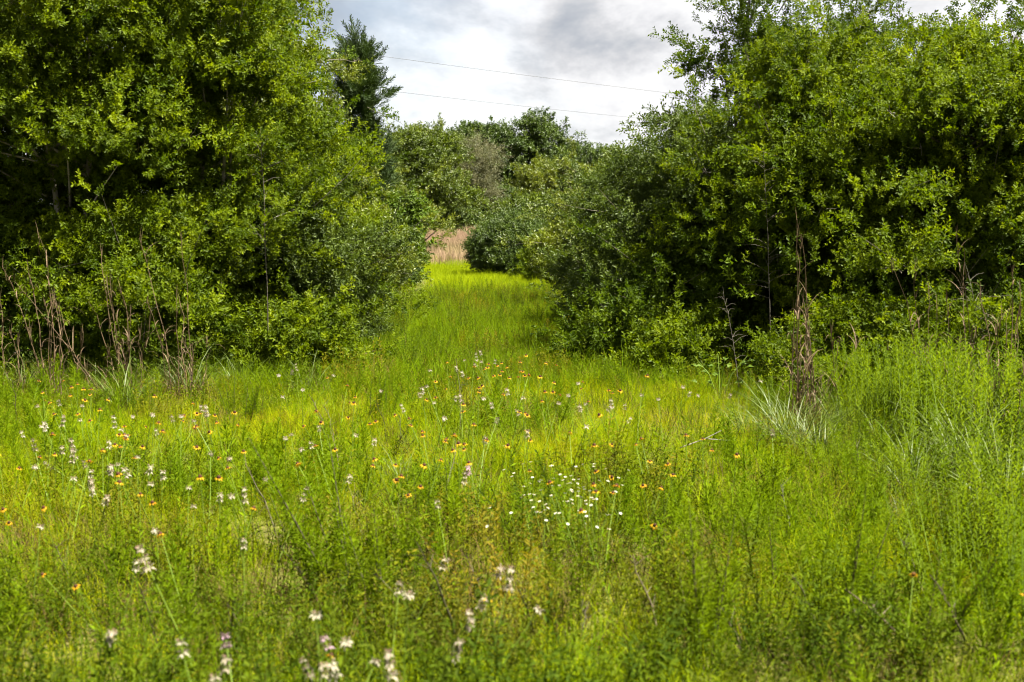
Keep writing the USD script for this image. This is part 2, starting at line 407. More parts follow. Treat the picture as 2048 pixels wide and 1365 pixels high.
def profile_cone(t):
    return np.clip((1 - t) ** 0.8 * 0.95 + 0.04, 0.03, 1) * np.clip(t / 0.12 + 0.35, 0, 1)


def profile_oak(t):
    return np.sqrt(np.clip(1 - (2 * (t - 0.56) / 0.9) ** 2, 0.0, 1)) ** 0.8


def grow(name, label, cat, x, y, h, r, sprays, seed, clumps=70, per=34, group=None, profile=profile_dome, low=0.05, scale=1.0,
         bark='grey_bark', twigs=40, stems=4, trunk_r=0.05, flatness=0.30, up=0.55, clump_r=0.50, fill=0.12, lump=0.5, back=0.45, lean=(0.0, 0.0), stem_top=0.8, twig_mat='twig_bark', shell=(0.62, 1.12), droop=0.0):
    rng = np.random.default_rng(seed)
    z0 = float(gz(x, y))
    t = thing(name, label, cat, (x, y, z0), 0.0, group)
    root = str(t.GetPath())
    ph = rng.uniform(0, 50, 3)

    def radius(az, tz):
        p = np.stack([np.cos(az) * 1.6 + ph[0], np.sin(az) * 1.6 + ph[1], tz * 4.0 + ph[2]], -1)
        return r * profile(tz) * (1 + lump * (noise(p, seed) * 2 - 1) + lump * 0.5 * (noise(p * 2.3, seed + 1) * 2 - 1))

    # clumps of sprays over the outside, fewer on the side turned away from the camera
    n = int(clumps * (0.50 if sprays in HOLLY.values() else 0.72))
    per = int(per * (1.25 if sprays in HOLLY.values() else 1.0))
    az = rng.uniform(0, 2 * np.pi, n * 3)
    tz = rng.uniform(low, 0.99, n * 3)
    keep = rng.uniform(0, 1, n * 3) < np.clip(profile(tz) + 0.15, 0, 1) * np.where(np.sin(az) > 0.35, back, 1.0)
    az, tz = az[keep][:n], tz[keep][:n]
    tier = 0.42 * max(scale, 0.8) * clump_r / 0.40
    zz = tz * h + 0.5 * tier * np.sin(az * 2 + ph[0])
    tz = np.clip((np.round(zz / tier) * tier - 0.5 * tier * np.sin(az * 2 + ph[0]) + rng.normal(0, 0.16 * tier, len(az))) / h, low, 0.99)
    rr = np.maximum(radius(az, tz) * rng.uniform(shell[0], shell[1], len(az)) - clump_r * 0.7, 0.05)
    off = np.stack([lean[0] * tz * h, lean[1] * tz * h, np.zeros_like(tz)], -1)
    C = np.stack([np.cos(az) * rr, np.sin(az) * rr, tz * (h - 0.22 * scale)], -1) + off
    R = clump_r * rng.uniform(0.6, 1.4, len(az))
    P, D = [], []
    out = np.stack([np.cos(az), np.sin(az), np.zeros_like(az)], -1)
    for k in range(len(az)):                      # each clump is a shelf: domed, thin, its sprays turned out and up
        m = max(3, int(per * rng.uniform(0.6, 1.4) * (R[k] / clump_r)))
        a0, r0 = rng.uniform(0, 2 * np.pi, m), np.sqrt(rng.uniform(0, 1, m))
        u = np.stack([np.cos(a0) * r0, np.sin(a0) * r0, np.zeros(m)], -1)
        tilt = rng.normal(0, 0.25, 2)
        w = u.copy()
        w[:, 2] = flatness * (0.45 - 0.75 * r0 ** 2) + (u[:, :2] * tilt).sum(1) + rng.normal(0, 0.16 * flatness + 0.03, m) - 0.25 * (u * out[k]).sum(1)
        P.append(C[k] + w * R[k])
        D.append(unit(u * 0.75 + out[k] * 0.40 + np.array([0, 0, up - droop]) + rng.normal(0, 0.25, (m, 3))))
    # thinner leaves inside
    m = int(fill * clumps * per)
    a2, t2 = rng.uniform(0, 2 * np.pi, m), rng.uniform(low, 0.93, m)
    r2 = np.maximum(radius(a2, t2) * rng.uniform(0.15, 0.75, m) - clump_r * 0.5, 0.03)
    P.append(np.stack([np.cos(a2) * r2, np.sin(a2) * r2, t2 * h], -1) + np.stack([lean[0] * t2 * h, lean[1] * t2 * h, 0 * t2], -1))
    D.append(unit(np.stack([np.cos(a2), np.sin(a2), np.full(m, up)], -1) + rng.normal(0, 0.4, (m, 3))))
    shoots = []
    for k in rng.integers(0, len(C), 26 if twigs else 10):
        d = unit(out[k] * rng.uniform(0.3, 1.1) + np.array([0, 0, rng.uniform(0.1, 1.2)]) + rng.normal(0, 0.35, 3))
        L = clump_r * rng.uniform(0.9, 1.9)
        p0 = C[k] + out[k] * R[k] * 0.4
        q = np.linspace(0.15, 1.0, 7)[:, None]
        shoots.append((p0, p0 + d * L))
        P.append(p0 + d * L * q + rng.normal(0, 0.03, (7, 3)))
        D.append(unit(d + rng.normal(0, 0.55, (7, 3))))
    P, D = np.vstack(P), np.vstack(D)
    ok = P[:, 2] > 0.05
    P, D = P[ok], D[ok]
    which = rng.integers(0, len(sprays), len(P))
    scatter(f'{root}/crown', sprays, which, P, frames(D, rng), scale * rng.uniform(0.7, 1.25, len(P)), kind='stuff')
    # stems and limbs
    tops = []
    for s in range(stems):
        a = rng.uniform(0, 2 * np.pi)
        sp = r * 0.35 * rng.uniform(0.3, 1.0) if stems > 1 else 0.0
        ts = np.linspace(0, 1, 7)
        base = np.array([math.cos(a), math.sin(a), 0]) * (0.10 if stems > 1 else 0)
        wob = np.cumsum(rng.normal(0, 0.035 * h / 4, (7, 3)), 0) * ts[:, None]
        pts = base + np.stack([math.cos(a) * sp * ts, math.sin(a) * sp * ts, ts * h * stem_top * rng.uniform(0.85, 1.0)], -1) + wob
        pts[:, 0] += lean[0] * pts[:, 2]
        pts[:, 1] += lean[1] * pts[:, 2]
        pts[:, 2] -= 0.05 * (1 - ts)
        mb = MB()
        mb.tube(pts, trunk_r * (1.05 - 0.85 * ts) * rng.uniform(0.7, 1.1), 7)
        part(t, 'trunk', mb.get(), bark, True)
        tops.append(pts)
    mb = MB()
    order = rng.permutation(len(C))[:max(10, len(C) // 2)]
    for k in order:
        st = tops[rng.integers(len(tops))]
        lo = np.interp(max(C[k][2] - rng.uniform(0.2, 0.5) * h * 0.3, 0.1), st[:, 2], np.arange(7))
        i0 = min(int(lo), 5)
        p0 = st[i0] + (st[i0 + 1] - st[i0]) * (lo - i0)
        p1 = C[k]
        mid = (p0 + p1) / 2 + rng.normal(0, 0.05, 3) + np.array([0, 0, -0.04])
        ts = np.linspace(0, 1, 5)[:, None]
        pts = (1 - ts) ** 2 * p0 + 2 * ts * (1 - ts) * mid + ts ** 2 * p1
        mb.tube(pts, np.linspace(trunk_r * 0.36, trunk_r * 0.10, 5), 4)
    for p0, p1 in shoots:
        mb.tube(np.stack([p0, (p0 + p1) / 2 + rng.normal(0, 0.02, 3), p1]), np.array([0.006, 0.004, 0.002]) * max(scale, 0.8), 3)
    part(t, 'branches', mb.get(), bark, True, kind='stuff')
    if twigs:
        mb = MB()
        ks = rng.integers(0, len(C), twigs)
        for k in ks:
            d = unit(out[k] + rng.normal(0, 0.6, 3) + np.array([0, 0, 0.15]))
            L = rng.uniform(0.25, 0.6) * clump_r * 1.5
            p0 = C[k] - d * L * 0.4
            ts = np.linspace(0, 1, 4)[:, None]
            pts = p0 + d * L * ts + rng.normal(0, 0.02, (4, 3)) * ts
            mb.tube(pts, np.linspace(0.0045, 0.002, 4) * scale, 3)
            if rng.uniform() < 0.7:
                d2 = unit(d + rng.normal(0, 0.6, 3))
                mb.tube(np.stack([pts[1], pts[1] + d2 * L * 0.4]), [0.004 * scale, 0.002 * scale], 3)
        part(t, 'twigs', mb.get(), twig_mat, False, kind='stuff')
    return t


G_L, G_R = 'hollies of the left thicket', 'hollies of the right thicket'
# left thicket: front row, then along the path, then the taller row behind
grow('holly_tree', 'tall dark holly with layered sprays filling the left edge of the photo', 'tree', -6.0, 14.4, 5.6, 1.65, HOLLY['bright'], 101, 150, 40, G_L, stems=5, bark='pale_bark')
grow('holly_tree', 'tall yellow-green holly behind the leftmost dry stalks, with dark hollows under its sprays', 'tree', -4.45, 13.9, 5.2, 1.45, HOLLY['bright'], 102, 130, 40, G_L, bark='pale_bark')
grow('holly_tree', 'tall green holly at the front corner where the left thicket meets the sky', 'tree', -3.2, 14.2, 4.5, 1.25, HOLLY['bright'], 103, 110, 40, G_L, bark='pale_bark')
grow('holly_shrub', 'low bright holly bush bulging over the grass tussocks of the left thicket', 'shrub', -3.75, 13.25, 1.75, 1.0, HOLLY['bright'], 104, 70, 36, G_L, stems=4, trunk_r=0.025)
grow('holly_shrub', 'low dark green holly bush under the left edge of the left thicket', 'shrub', -5.4, 13.2, 1.5, 0.95, HOLLY['green'], 105, 55, 34, G_L, stems=4, trunk_r=0.025)
grow('holly_shrub', 'shaded grey-green bush at the near left corner of the path mouth', 'shrub', -2.65, 14.8, 2.1, 0.9, HOLLY['grey'], 106, 70, 36, G_L, stems=4, trunk_r=0.03)
grow('holly_shrub', 'sunlit holly beside the path, below the dark cedar', 'shrub', -2.85, 16.8, 2.75, 1.0, HOLLY['bright'], 107, 100, 36, G_L, trunk_r=0.035)
grow('olive_shrub', 'golden olive-green shrub on the left side of the path, right of the cedar', 'shrub', -2.8, 19.8, 2.8, 1.05, HOLLY['olive'], 108, 95, 34, None, trunk_r=0.035)
grow('holly_shrub', 'dark vine-hung holly on the left side of the path', 'shrub', -2.75, 23.0, 2.8, 1.05, HOLLY['green'], 109, 90, 34, G_L, trunk_r=0.035)
grow('olive_shrub', 'yellow-green shrub leaning furthest over the left side of the path', 'shrub', -2.95, 27.0, 2.8, 1.15, HOLLY['olive'], 110, 100, 34, None, trunk_r=0.035)
grow('holly_tree', 'tallest holly of the left thicket, pale trunks showing high on its left', 'tree', -4.9, 16.3, 6.4, 1.7, HOLLY['green'], 111, 150, 34, G_L, bark='pale_bark', trunk_r=0.07)
grow('holly_tree', 'dark holly behind the left thicket at the frame edge', 'tree', -7.4, 16.0, 6.6, 1.9, HOLLY['green'], 112, 150, 30, G_L, bark='pale_bark', trunk_r=0.07)
grow('holly_tree', 'olive holly behind the corner of the left thicket, seen left of the cedar', 'tree', -3.7, 18.2, 4.7, 1.15, HOLLY['olive'], 113, 100, 32, G_L)
grow('cedar_tree', 'dark spiky cedar rising above the left thicket against the clouds', 'tree', -2.33, 20.6, 4.45, 0.62, CEDAR, 114, 90, 12, None, profile=profile_cone, clump_r=0.26, flatness=0.7, up=0.75, lump=0.35, stems=1, trunk_r=0.06, twigs=0, scale=0.75, stem_top=0.97, fill=0.5, back=0.9)

# right thicket
grow('holly_shrub', 'grey-green twiggy holly at the near right corner of the path mouth', 'shrub', 2.05, 15.4, 2.85, 1.05, HOLLY['grey'], 121, 115, 38, G_R, twigs=90)
grow('holly_shrub', 'grey-green holly on the right side of the path behind the near corner', 'shrub', 1.75, 18.8, 2.5, 0.95, HOLLY['grey'], 122, 100, 36, G_R, twigs=60)
grow('olive_shrub', 'golden-topped olive shrub halfway along the right side of the path', 'shrub', 1.95, 23.5, 2.5, 1.05, HOLLY['olive'], 123, 100, 34, None)
grow('olive_shrub', 'olive shrub furthest back in the right row, with a ragged top against the sky', 'shrub', 2.65, 30.0, 2.65, 1.15, HOLLY['olive'], 124, 110, 34, None)
grow('holly_tree', 'tall holly behind the dead vine bundle in the right thicket', 'tree', 3.15, 14.2, 3.5, 1.3, HOLLY['bright'], 125, 130, 38, G_R, twigs=80)
grow('holly_tree', 'broad bright holly of the right thicket above the red-brown dry stalks', 'tree', 4.5, 13.8, 3.55, 1.45, HOLLY['bright'], 126, 140, 38, G_R, twigs=80)
grow('holly_tree', 'dark holly at the right edge of the photo', 'tree', 6.1, 13.6, 3.65, 1.5, HOLLY['green'], 127, 130, 36, G_R, twigs=60)
grow('holly_tree', 'slender holly with spiky shoots making the first tall peak of the right thicket', 'tree', 2.85, 15.9, 4.6, 0.62, HOLLY['green'], 128, 70, 18, G_R, up=1.0, twigs=50, shell=(0.6, 1.25))
grow('holly_tree', 'thin-topped holly behind the right thicket, with sky showing through its twigs', 'tree', 4.2, 16.4, 4.75, 1.6, HOLLY['green'], 129, 110, 14, G_R, up=0.9, twigs=160, shell=(0.4, 1.25), lump=0.5)
grow('holly_tree', 'loose thin holly at the top right corner behind the thicket', 'tree', 6.3, 16.0, 4.75, 1.8, HOLLY['green'], 130, 110, 14, G_R, up=0.9, twigs=160, shell=(0.4, 1.25), lump=0.5)
grow('holly_shrub', 'low dark bush spilling onto the grass at the right of the path mouth', 'shrub', 1.75, 14.3, 1.2, 0.7, HOLLY['green'], 131, 40, 30, G_R, stems=3, trunk_r=0.02)
grow('holly_shrub', 'low dark green bush under the holly between the vine bundle and the dry stalks', 'shrub', 4.0, 13.3, 1.25, 0.85, HOLLY['green'], 132, 45, 30, G_R, stems=3, trunk_r=0.02)

grow('holly_tree', 'dark holly deep inside the left thicket, seen only through gaps', 'tree', -6.9, 19.8, 5.2, 2.0, HOLLY['green'], 133, 130, 28, None, back=0.2, twigs=0, fill=0.3)
grow('holly_tree', 'shaded holly deep inside the left thicket behind the corner holly', 'tree', -4.9, 20.6, 4.6, 1.6, HOLLY['green'], 134, 110, 28, None, back=0.2, twigs=0, fill=0.3)
grow('holly_tree', 'dark holly deep inside the right thicket behind the vine bundle', 'tree', 4.1, 19.6, 3.5, 1.7, HOLLY['green'], 135, 120, 28, None, back=0.2, twigs=0, fill=0.3)
grow('holly_tree', 'shaded holly deep inside the right thicket behind the broad bright one', 'tree', 6.8, 19.4, 3.8, 1.9, HOLLY['green'], 136, 130, 28, None, back=0.2, twigs=0, fill=0.3)

grow('holly_shrub', 'small bright seedling holly in front of the right thicket, right of the vine bundle', 'shrub', 3.25, 12.2, 0.85, 0.7, HOLLY['bright'], 137, 60, 24, None, stems=3, trunk_r=0.012, twigs=10, clump_r=0.28)
grow('holly_shrub', 'small bright seedling holly among the tallest right stalks', 'shrub', 4.75, 11.7, 0.90, 0.8, HOLLY['bright'], 138, 60, 24, None, stems=3, trunk_r=0.012, twigs=10, clump_r=0.28)
grow('holly_shrub', 'low leafy seedling clump at the foot of the thicket, left of the dead sapling', 'shrub', 1.55, 13.3, 0.6, 0.5, HOLLY['bright'], 139, 45, 22, None, stems=3, trunk_r=0.010, twigs=8, clump_r=0.24)
grow('holly_shrub', 'low leafy seedling clump at the right corner of the path mouth', 'shrub', 1.15, 13.9, 0.6, 0.5, HOLLY['green'], 140, 40, 22, None, stems=3, trunk_r=0.010, twigs=8, clump_r=0.22)
grow('holly_shrub', 'low leafy seedling clump at the left corner of the path mouth', 'shrub', -2.15, 13.4, 0.7, 0.55, HOLLY['bright'], 146, 45, 22, None, stems=3, trunk_r=0.010, twigs=8, clump_r=0.24)

# shrubs beyond the gap
grow('holly_shrub', 'round dark green bush standing at the far end of the path', 'shrub', 0.06, 38.0, 1.75, 1.05, DARK, 141, 170, 30, None, clump_r=0.26, lump=0.12, shell=(0.8, 1.05), twigs=0, scale=1.25)
grow('holly_shrub', 'pale green bush just right of the round bush at the end of the path', 'shrub', 1.0, 33.5, 1.2, 0.55, HOLLY['bright'], 142, 90, 30, None, clump_r=0.3, lump=0.2, twigs=0, scale=1.1)
grow('oak_shrub', 'bright green mound of foliage behind the round bush', 'shrub', 0.75, 50.0, 2.2, 1.35, OAKL, 143, 80, 16, None, profile=profile_dome, lump=0.2, twigs=0, clump_r=0.4)
grow('olive_shrub', 'ochre shrub between the round bush and the right thicket', 'shrub', 2.5, 40.0, 2.6, 1.0, HOLLY['olive'], 144, 90, 30, None, scale=1.3)
grow('oak_tree', 'light green oak reaching a dark limb over the pink grass', 'tree', -3.9, 56.0, 5.1, 2.0, OAKL, 145, 85, 26, None, profile=profile_oak, low=0.24, stems=2, trunk_r=0.09, clump_r=0.55, twigs=0, scale=0.9)

# far trees
FAR = 'trees beyond the far field'
for i, (px, top, wpx, dy, spr, lab) in enumerate([
    (850, 268, 60, 84, OLIVE_FAR, 'olive tree furthest left of the far tree line'),
    (898, 272, 50, 88, OAKL, 'yellow-green oak left of the grey tree in the far line'),
    (940, 255, 50, 96, OAK, 'dark round-topped tree behind the grey tree in the far line'),
    (958, 292, 30, 86, GREY_FAR, 'grey half-dead tree in the middle of the far tree line'),
    (1005, 264, 44, 92, OAK, 'dark green oak right of the grey tree in the far line'),
    (1075, 243, 60, 93, OAK, 'tallest dark green oak of the far tree line'),
    (1128, 296, 46, 95, OAK, 'smaller dark oak at the right end of the far tree line'),
    (1085, 335, 52, 78, OLIVE_FAR, 'olive-green tree below the tallest far oak'),
    (1135, 335, 46, 74, OLIVE_FAR, 'olive tree just in front of the right end of the far line'),
    (790, 300, 60, 92, OAK, 'dark oak of the far line half hidden by the left thicket'),
    (1200, 310, 60, 92, OAK, 'dark oak of the far line hidden behind the right row'),
]):
    h = CAM_Z + (HORIZON - top) / FPX * dy - float(gz(0.0, dy))
    rr = wpx / FPX * dy
    grow('far_tree', lab, 'tree', (px - 1024) / FPX * dy, dy, h, rr, spr, 200 + i, int(70 + rr * 10), 16 if spr is not GREY_FAR else 10, FAR, profile=profile_oak, low=0.05,
         stems=2, trunk_r=0.12, clump_r=0.75, twigs=0, scale=0.95, lump=0.45, fill=0.15, shell=(0.5, 1.15), up=0.7, bark='grey_bark')
for i, (px, top, wpx, dy, lab) in enumerate([
    (905, 415, 40, 83, 'dark undergrowth bush at the left foot of the far trees'),
    (965, 405, 42, 87, 'dark undergrowth bush under the grey far tree'),
    (1020, 400, 45, 88, 'dark undergrowth bush behind the round bush'),
    (840, 400, 45, 88, 'dark undergrowth bush behind the light green oak'),
    (1100, 400, 50, 86, 'dark undergrowth bush behind the ochre shrub')]):
    grow('far_shrub', lab, 'shrub', (px - 1024) / FPX * dy, dy, CAM_Z + (HORIZON - top) / FPX * dy - float(gz(0.0, dy)), wpx / FPX * dy, OAK, 230 + i, 60, 14, 'undergrowth of the far tree line', twigs=0, clump_r=0.5, stems=3, trunk_r=0.04, lump=0.2)
grow('dead_shrub', 'tan leafless twiggy bush under the light green oak', 'shrub', -3.0, 90.0, 3.4, 1.1, GREY_FAR, 240, 40, 9, None, twigs=60, clump_r=0.4, scale=0.8)


# ------------------------------------------------------------------ grass and herb prototypes
def make_tuft(seed, blades, hmin, hmax, width, radius, bend=(0.2, 1.0), seg=3):
    rng = np.random.default_rng(seed)
    mb = MB()
    for _ in range(blades):
        a, rr = rng.uniform(0, 2 * np.pi), radius * math.sqrt(rng.uniform())
        mb.blade((math.cos(a) * rr, math.sin(a) * rr, -0.02), a + rng.normal(0, 0.8), rng.uniform(hmin, hmax), width * rng.uniform(0.7, 1.3), rng.uniform(0.02, 0.3), rng.uniform(*bend), seg, rng.uniform(-1, 1))
    return mb.get()


def make_herb(seed, h, stems, leaf_len, leaf_w, step, spread=0.10):
    """Slim herbs: upright stems set with small narrow leaves in pairs and a tuft at the tip."""
    rng = np.random.default_rng(seed)
    mb = MB()
    for s in range(stems):
        a = rng.uniform(0, 2 * np.pi)
        rr = spread * math.sqrt(rng.uniform())
        base = np.array([math.cos(a) * rr, math.sin(a) * rr, -0.02])
        d = unit(np.array([math.cos(a) * 0.18, math.sin(a) * 0.18, 1.0]) + rng.normal(0, 0.10, 3))
        L = h * rng.uniform(0.6, 1.1)
        mb.tube(np.stack([base, base + d * L]), [0.0022, 0.0010], 3)
        z, k = L * 0.18, 0
        while z < L:
            p = base + d * z
            b = k * 1.57 + rng.uniform(-0.4, 0.4)
            for q in (0, math.pi):
                side = np.array([math.cos(b + q), math.sin(b + q), rng.uniform(0.1, 0.8)])
                mb.leaf2(p, side, unit(np.array([0, 0, 1.0]) + rng.normal(0, 0.3, 3)), leaf_len * rng.uniform(0.6, 1.25), leaf_w)
            z += step * rng.uniform(0.7, 1.3)
            k += 1
    return mb.get()


def make_fennel(seed, h, n=120, fine=0.05):
    """Feathery weed: an upright stem in a plume of thread-like leaves, tapering to the tip."""
    rng = np.random.default_rng(seed)
    mb = MB()
    mb.tube([(0, 0, -0.02), (0.01, 0, h * 0.5), (0.0, 0.01, h)], [0.004, 0.003, 0.001], 3)
    for k in range(n):
        t = (k + rng.uniform()) / n
        z = h * (0.12 + 0.88 * t)
        a = k * 2.4
        L = fine * (1.3 - t) * rng.uniform(0.8, 1.5)
        p = np.array([0, 0, z])
        d = unit(np.array([math.cos(a), math.sin(a), 0.9]))
        for _ in range(3):
            mb.leaf2(p, unit(d + rng.normal(0, 0.35, 3)), rng.normal(0, 1, 3), L * rng.uniform(0.6, 1.1), 0.0050)
            p = p + d * L * 0.25
    return mb.get()


TUFT = [proto(f'grass_tuft_{k}', make_tuft(300 + k, 34, 0.08, 0.25, 0.0032, 0.10, (0.4, 1.9)), 'grass_blade') for k in range(5)]
TUFTG = [proto(f'green_tuft_{k}', make_tuft(310 + k, 28, 0.10, 0.30, 0.0040, 0.10, (0.3, 1.7)), 'grass_green') for k in range(3)]
TALL = [proto(f'tall_tuft_{k}', make_tuft(320 + k, 26, 0.16, 0.42, 0.0042, 0.12, (0.3, 1.5)), 'grass_green') for k in range(3)]
DRYT = [proto(f'dry_tuft_{k}', make_tuft(330 + k, 26, 0.10, 0.30, 0.0035, 0.08, (0.2, 1.6)), 'dry_blade') for k in range(2)]
HERB = [proto(f'herb_{k}', make_herb(340 + k, 0.28, 7, 0.027, 0.0078, 0.021, 0.12), 'herb_leaf') for k in range(4)]
HERBD = [proto(f'dark_herb_{k}', make_herb(345 + k, 0.32, 7, 0.028, 0.0082, 0.021, 0.12), 'dark_herb_leaf') for k in range(3)]
FENN = [proto(f'feather_herb_{k}', make_fennel(350 + k, 0.28, 46, 0.05), 'fennel_leaf') for k in range(3)]
PINK = [proto(f'pink_tuft_{k}', make_tuft(360 + k, 34, 0.22, 0.62, 0.012, 0.30, (0.05, 0.7)), 'pink_grass') for k in range(3)]
FARG = [proto(f'far_tuft_{k}', make_tuft(370 + k, 34, 0.14, 0.40, 0.010, 0.2, (0.3, 1.3)), 'glade_blade') for k in range(3)]


def edges(y):
    """The two edges of the grassy way between the thickets at the distance y."""
    left = np.interp(y, [0, 11.8, 13, 15, 20, 26, 34, 40, 50, 60], [-60, -60, -2.6, -1.95, -1.75, -1.55, -1.9, -3.0, -7, -10])
    right = np.interp(y, [0, 11.6, 12.6, 15, 20, 26, 34, 40, 50, 60], [60, 60, 1.7, 1.15, 0.85, 0.85, 1.0, 0.8, 5, 8])
    return left, right


def field(n_per_m2, y0, y1, seed, inside=True, xmax=None, extra=0.8):
    rng = np.random.default_rng(seed)
    w = 0.384 * y1 * 1.12 + extra if xmax is None else xmax
    n = int(n_per_m2 * (y1 - y0) * 2 * w)
    x, y = rng.uniform(-w, w, n), rng.uniform(y0, y1, n)
    ok = np.abs(x) < 0.384 * y * 1.12 + extra
    if inside:
        l, r = edges(y)
        e = rng.normal(0, 0.25, n)
        ok &= (x > l + e) & (x < r + e)
    return x[ok], y[ok], rng


def lay(path, names, x, y, rng, smin, smax, label, cat='grass', weights=None, tilt=0.12, zs=None):
    pos = np.stack([x, y, gz(x, y)], -1)
    which = rng.integers(0, len(names), len(x)) if weights is None else rng.choice(len(names), len(x), p=weights)
    d = np.stack([rng.normal(0, tilt, len(x)), rng.normal(0, tilt, len(x)), np.ones(len(x))], -1)
    s = rng.uniform(smin, smax, len(x))
    if zs is not None:
        s = s * zs
    scatter(path, names, which, pos, frames(d, rng), s, label, cat)


def hmap(x, y, seed=3, sc=0.9):
    return noise(np.stack([x * sc + 30, y * sc + 30, 0 * x], -1), seed)


# near meadow: short yellow-green grass, leafy herbs, a few dry tufts; thin brown places where the soil shows
def bare(x, y):
    """How bare the meadow is: a few worn brown places in the foreground."""
    z = 0.0 * x
    for px, py, r in ((1060, 1200, 0.75), (1010, 1080, 0.6), (1690, 960, 0.55), (300, 1180, 0.5), (880, 1060, 0.35), (600, 1130, 0.4), (1330, 1060, 0.35), (1180, 715, 0.8), (700, 690, 0.7), (190, 1060, 0.45), (1600, 1290, 0.4)):
        cx, cy = at_height(px, py, 0.15)
        z = np.maximum(z, np.exp(-(((x - cx) / r) ** 2 + ((y - cy) / r) ** 2)))
    return np.clip(z + 0.8 * np.clip(hmap(x, y, 21, 1.7) - 0.66, 0, 1), 0, 1)


x, y, rng = field(210, 2.2, 12.6, 401)
den = (0.30 + 0.9 * hmap(x, y, 7, 0.9)) * (0.55 + 0.8 * hmap(x, y, 8, 2.6)) * (1 - 0.5 * bare(x, y))
ok = rng.uniform(0, 1, len(x)) < den
x, y = x[ok], y[ok]
lay('/World/meadow_grass', TUFT + TUFTG, x, y, rng, 0.6, 1.15, 'short yellow-green meadow grass of the sunlit foreground', weights=[0.17] * 5 + [0.05] * 3, zs=0.55 + 0.75 * hmap(x, y, 9, 1.3), tilt=0.22)
x, y, rng = field(170, 2.2, 12.4, 402)
den = np.clip((9.5 - y) / 5.0, 0.16, 1) * (0.15 + 1.0 * hmap(x, y, 11, 1.1)) * (0.15 + 1.4 * hmap(x, y, 12, 2.6) ** 1.3) * (1 - 0.3 * bare(x, y))
ok = rng.uniform(0, 1, len(x)) < den
x, y = x[ok], y[ok]
dk = rng.uniform(0, 1, len(x)) < np.clip((6.4 - y) / 2.8, 0, 0.68) + np.clip(hmap(x, y, 41, 1.2) - 0.55, 0, 1) * 1.4
xd, yd = x[dk], y[dk]
lay('/World/dark_herbs', HERBD, xd, yd, rng, 0.6, 1.2, 'dark green weeds growing low in patches of the near meadow', 'herbs', zs=0.6 + 0.8 * hmap(xd, yd, 14, 1.4), tilt=0.25)
x, y = x[~dk], y[~dk]
lay('/World/meadow_herbs', HERB, x, y, rng, 0.5, 1.15, 'small leafy herbs growing thickly through the nearest grass', 'herbs', zs=0.4 + 1.1 * hmap(x, y, 13, 1.6), tilt=0.25)
x, y, rng = field(55, 2.2, 12.4, 403)
ok = rng.uniform(0, 1, len(x)) < np.clip(hmap(x, y, 17, 0.8) * 2.4 - 1.1, 0, 1) + 0.25 * (x > 1.2) * (y < 9)
x, y = x[ok], y[ok]
lay('/World/feathery_herbs', FENN, x, y, rng, 0.6, 1.35, 'fine feathery weeds in patches through the meadow', 'herbs', tilt=0.25)
x, y, rng = field(60, 2.2, 15.5, 404)
ok = rng.uniform(0, 1, len(x)) < 0.16 + 1.3 * bare(x, y)
x, y = x[ok], y[ok]
lay('/World/dry_grass', DRYT, x, y, rng, 0.5, 1.1, 'withered brown grass low among the green blades', 'grass', tilt=0.3)
# the way between the thickets
x, y, rng = field(95, 12.0, 22.0, 405, extra=0.2, xmax=4.2)
ok = rng.uniform(0, 1, len(x)) < 0.35 + 0.9 * hmap(x, y, 23, 1.2)
x, y = x[ok], y[ok]
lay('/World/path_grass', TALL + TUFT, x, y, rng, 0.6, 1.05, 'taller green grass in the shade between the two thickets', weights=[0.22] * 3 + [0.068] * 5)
x, y, rng = field(36, 22.0, 46.0, 406, extra=0.3, xmax=8)
x2, y2, _ = field(12, 46.0, 84.0, 409, inside=False, xmax=9)
x, y = np.concatenate([x, x2]), np.concatenate([y, y2])
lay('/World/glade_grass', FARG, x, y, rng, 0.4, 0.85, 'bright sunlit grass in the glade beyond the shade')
x, y, rng = field(16, 43.0, 92.0, 407, inside=False, xmax=15)
ok = rng.uniform(0, 1, len(x)) < np.clip((y - 43) / 18, 0.08, 1) * (0.5 + 0.7 * hmap(x, y, 31, 0.3))
x, y = x[ok], y[ok]
lay('/World/pink_grass', PINK, x, y, rng, 0.6, 1.35, 'tall pinkish dry grass of the far field', tilt=0.06)
x, y, rng = field(55, 12.2, 28.0, 410, extra=0.2, xmax=4.5)
lay('/World/path_herbs', HERB + HERBD + DRYT + TALL, x, y, rng, 0.5, 1.5, 'mixed low weeds and thatch among the grass of the path', 'herbs', tilt=0.25)
# litter under the thickets
x, y, rng = field(40, 12.0, 19.0, 408, inside=False)
l, r = edges(y)
ok = (x < l + 0.5) | (x > r - 0.5)
x, y = x[ok], y[ok]
lay('/World/thicket_litter', DRYT + TUFTG, x, y, rng, 0.5, 1.0, 'thin dry and green grass under the edges of the thickets', weights=[0.3, 0.3, 0.14, 0.13, 0.13])

x, y, rng = field(16, 12.2, 22.0, 411, inside=False)
l, r = edges(y)
ok = ((x < l + 0.25) & (x > l - 0.9)) | ((x > r - 0.25) & (x < r + 0.9))
x, y = x[ok], y[ok]
lay('/World/edge_growth', HOLLY['green'] + HOLLY['bright'] + HERBD, x, y, rng, 0.8, 1.9, 'low seedlings and weeds growing along the feet of the thickets', 'undergrowth', tilt=0.35)

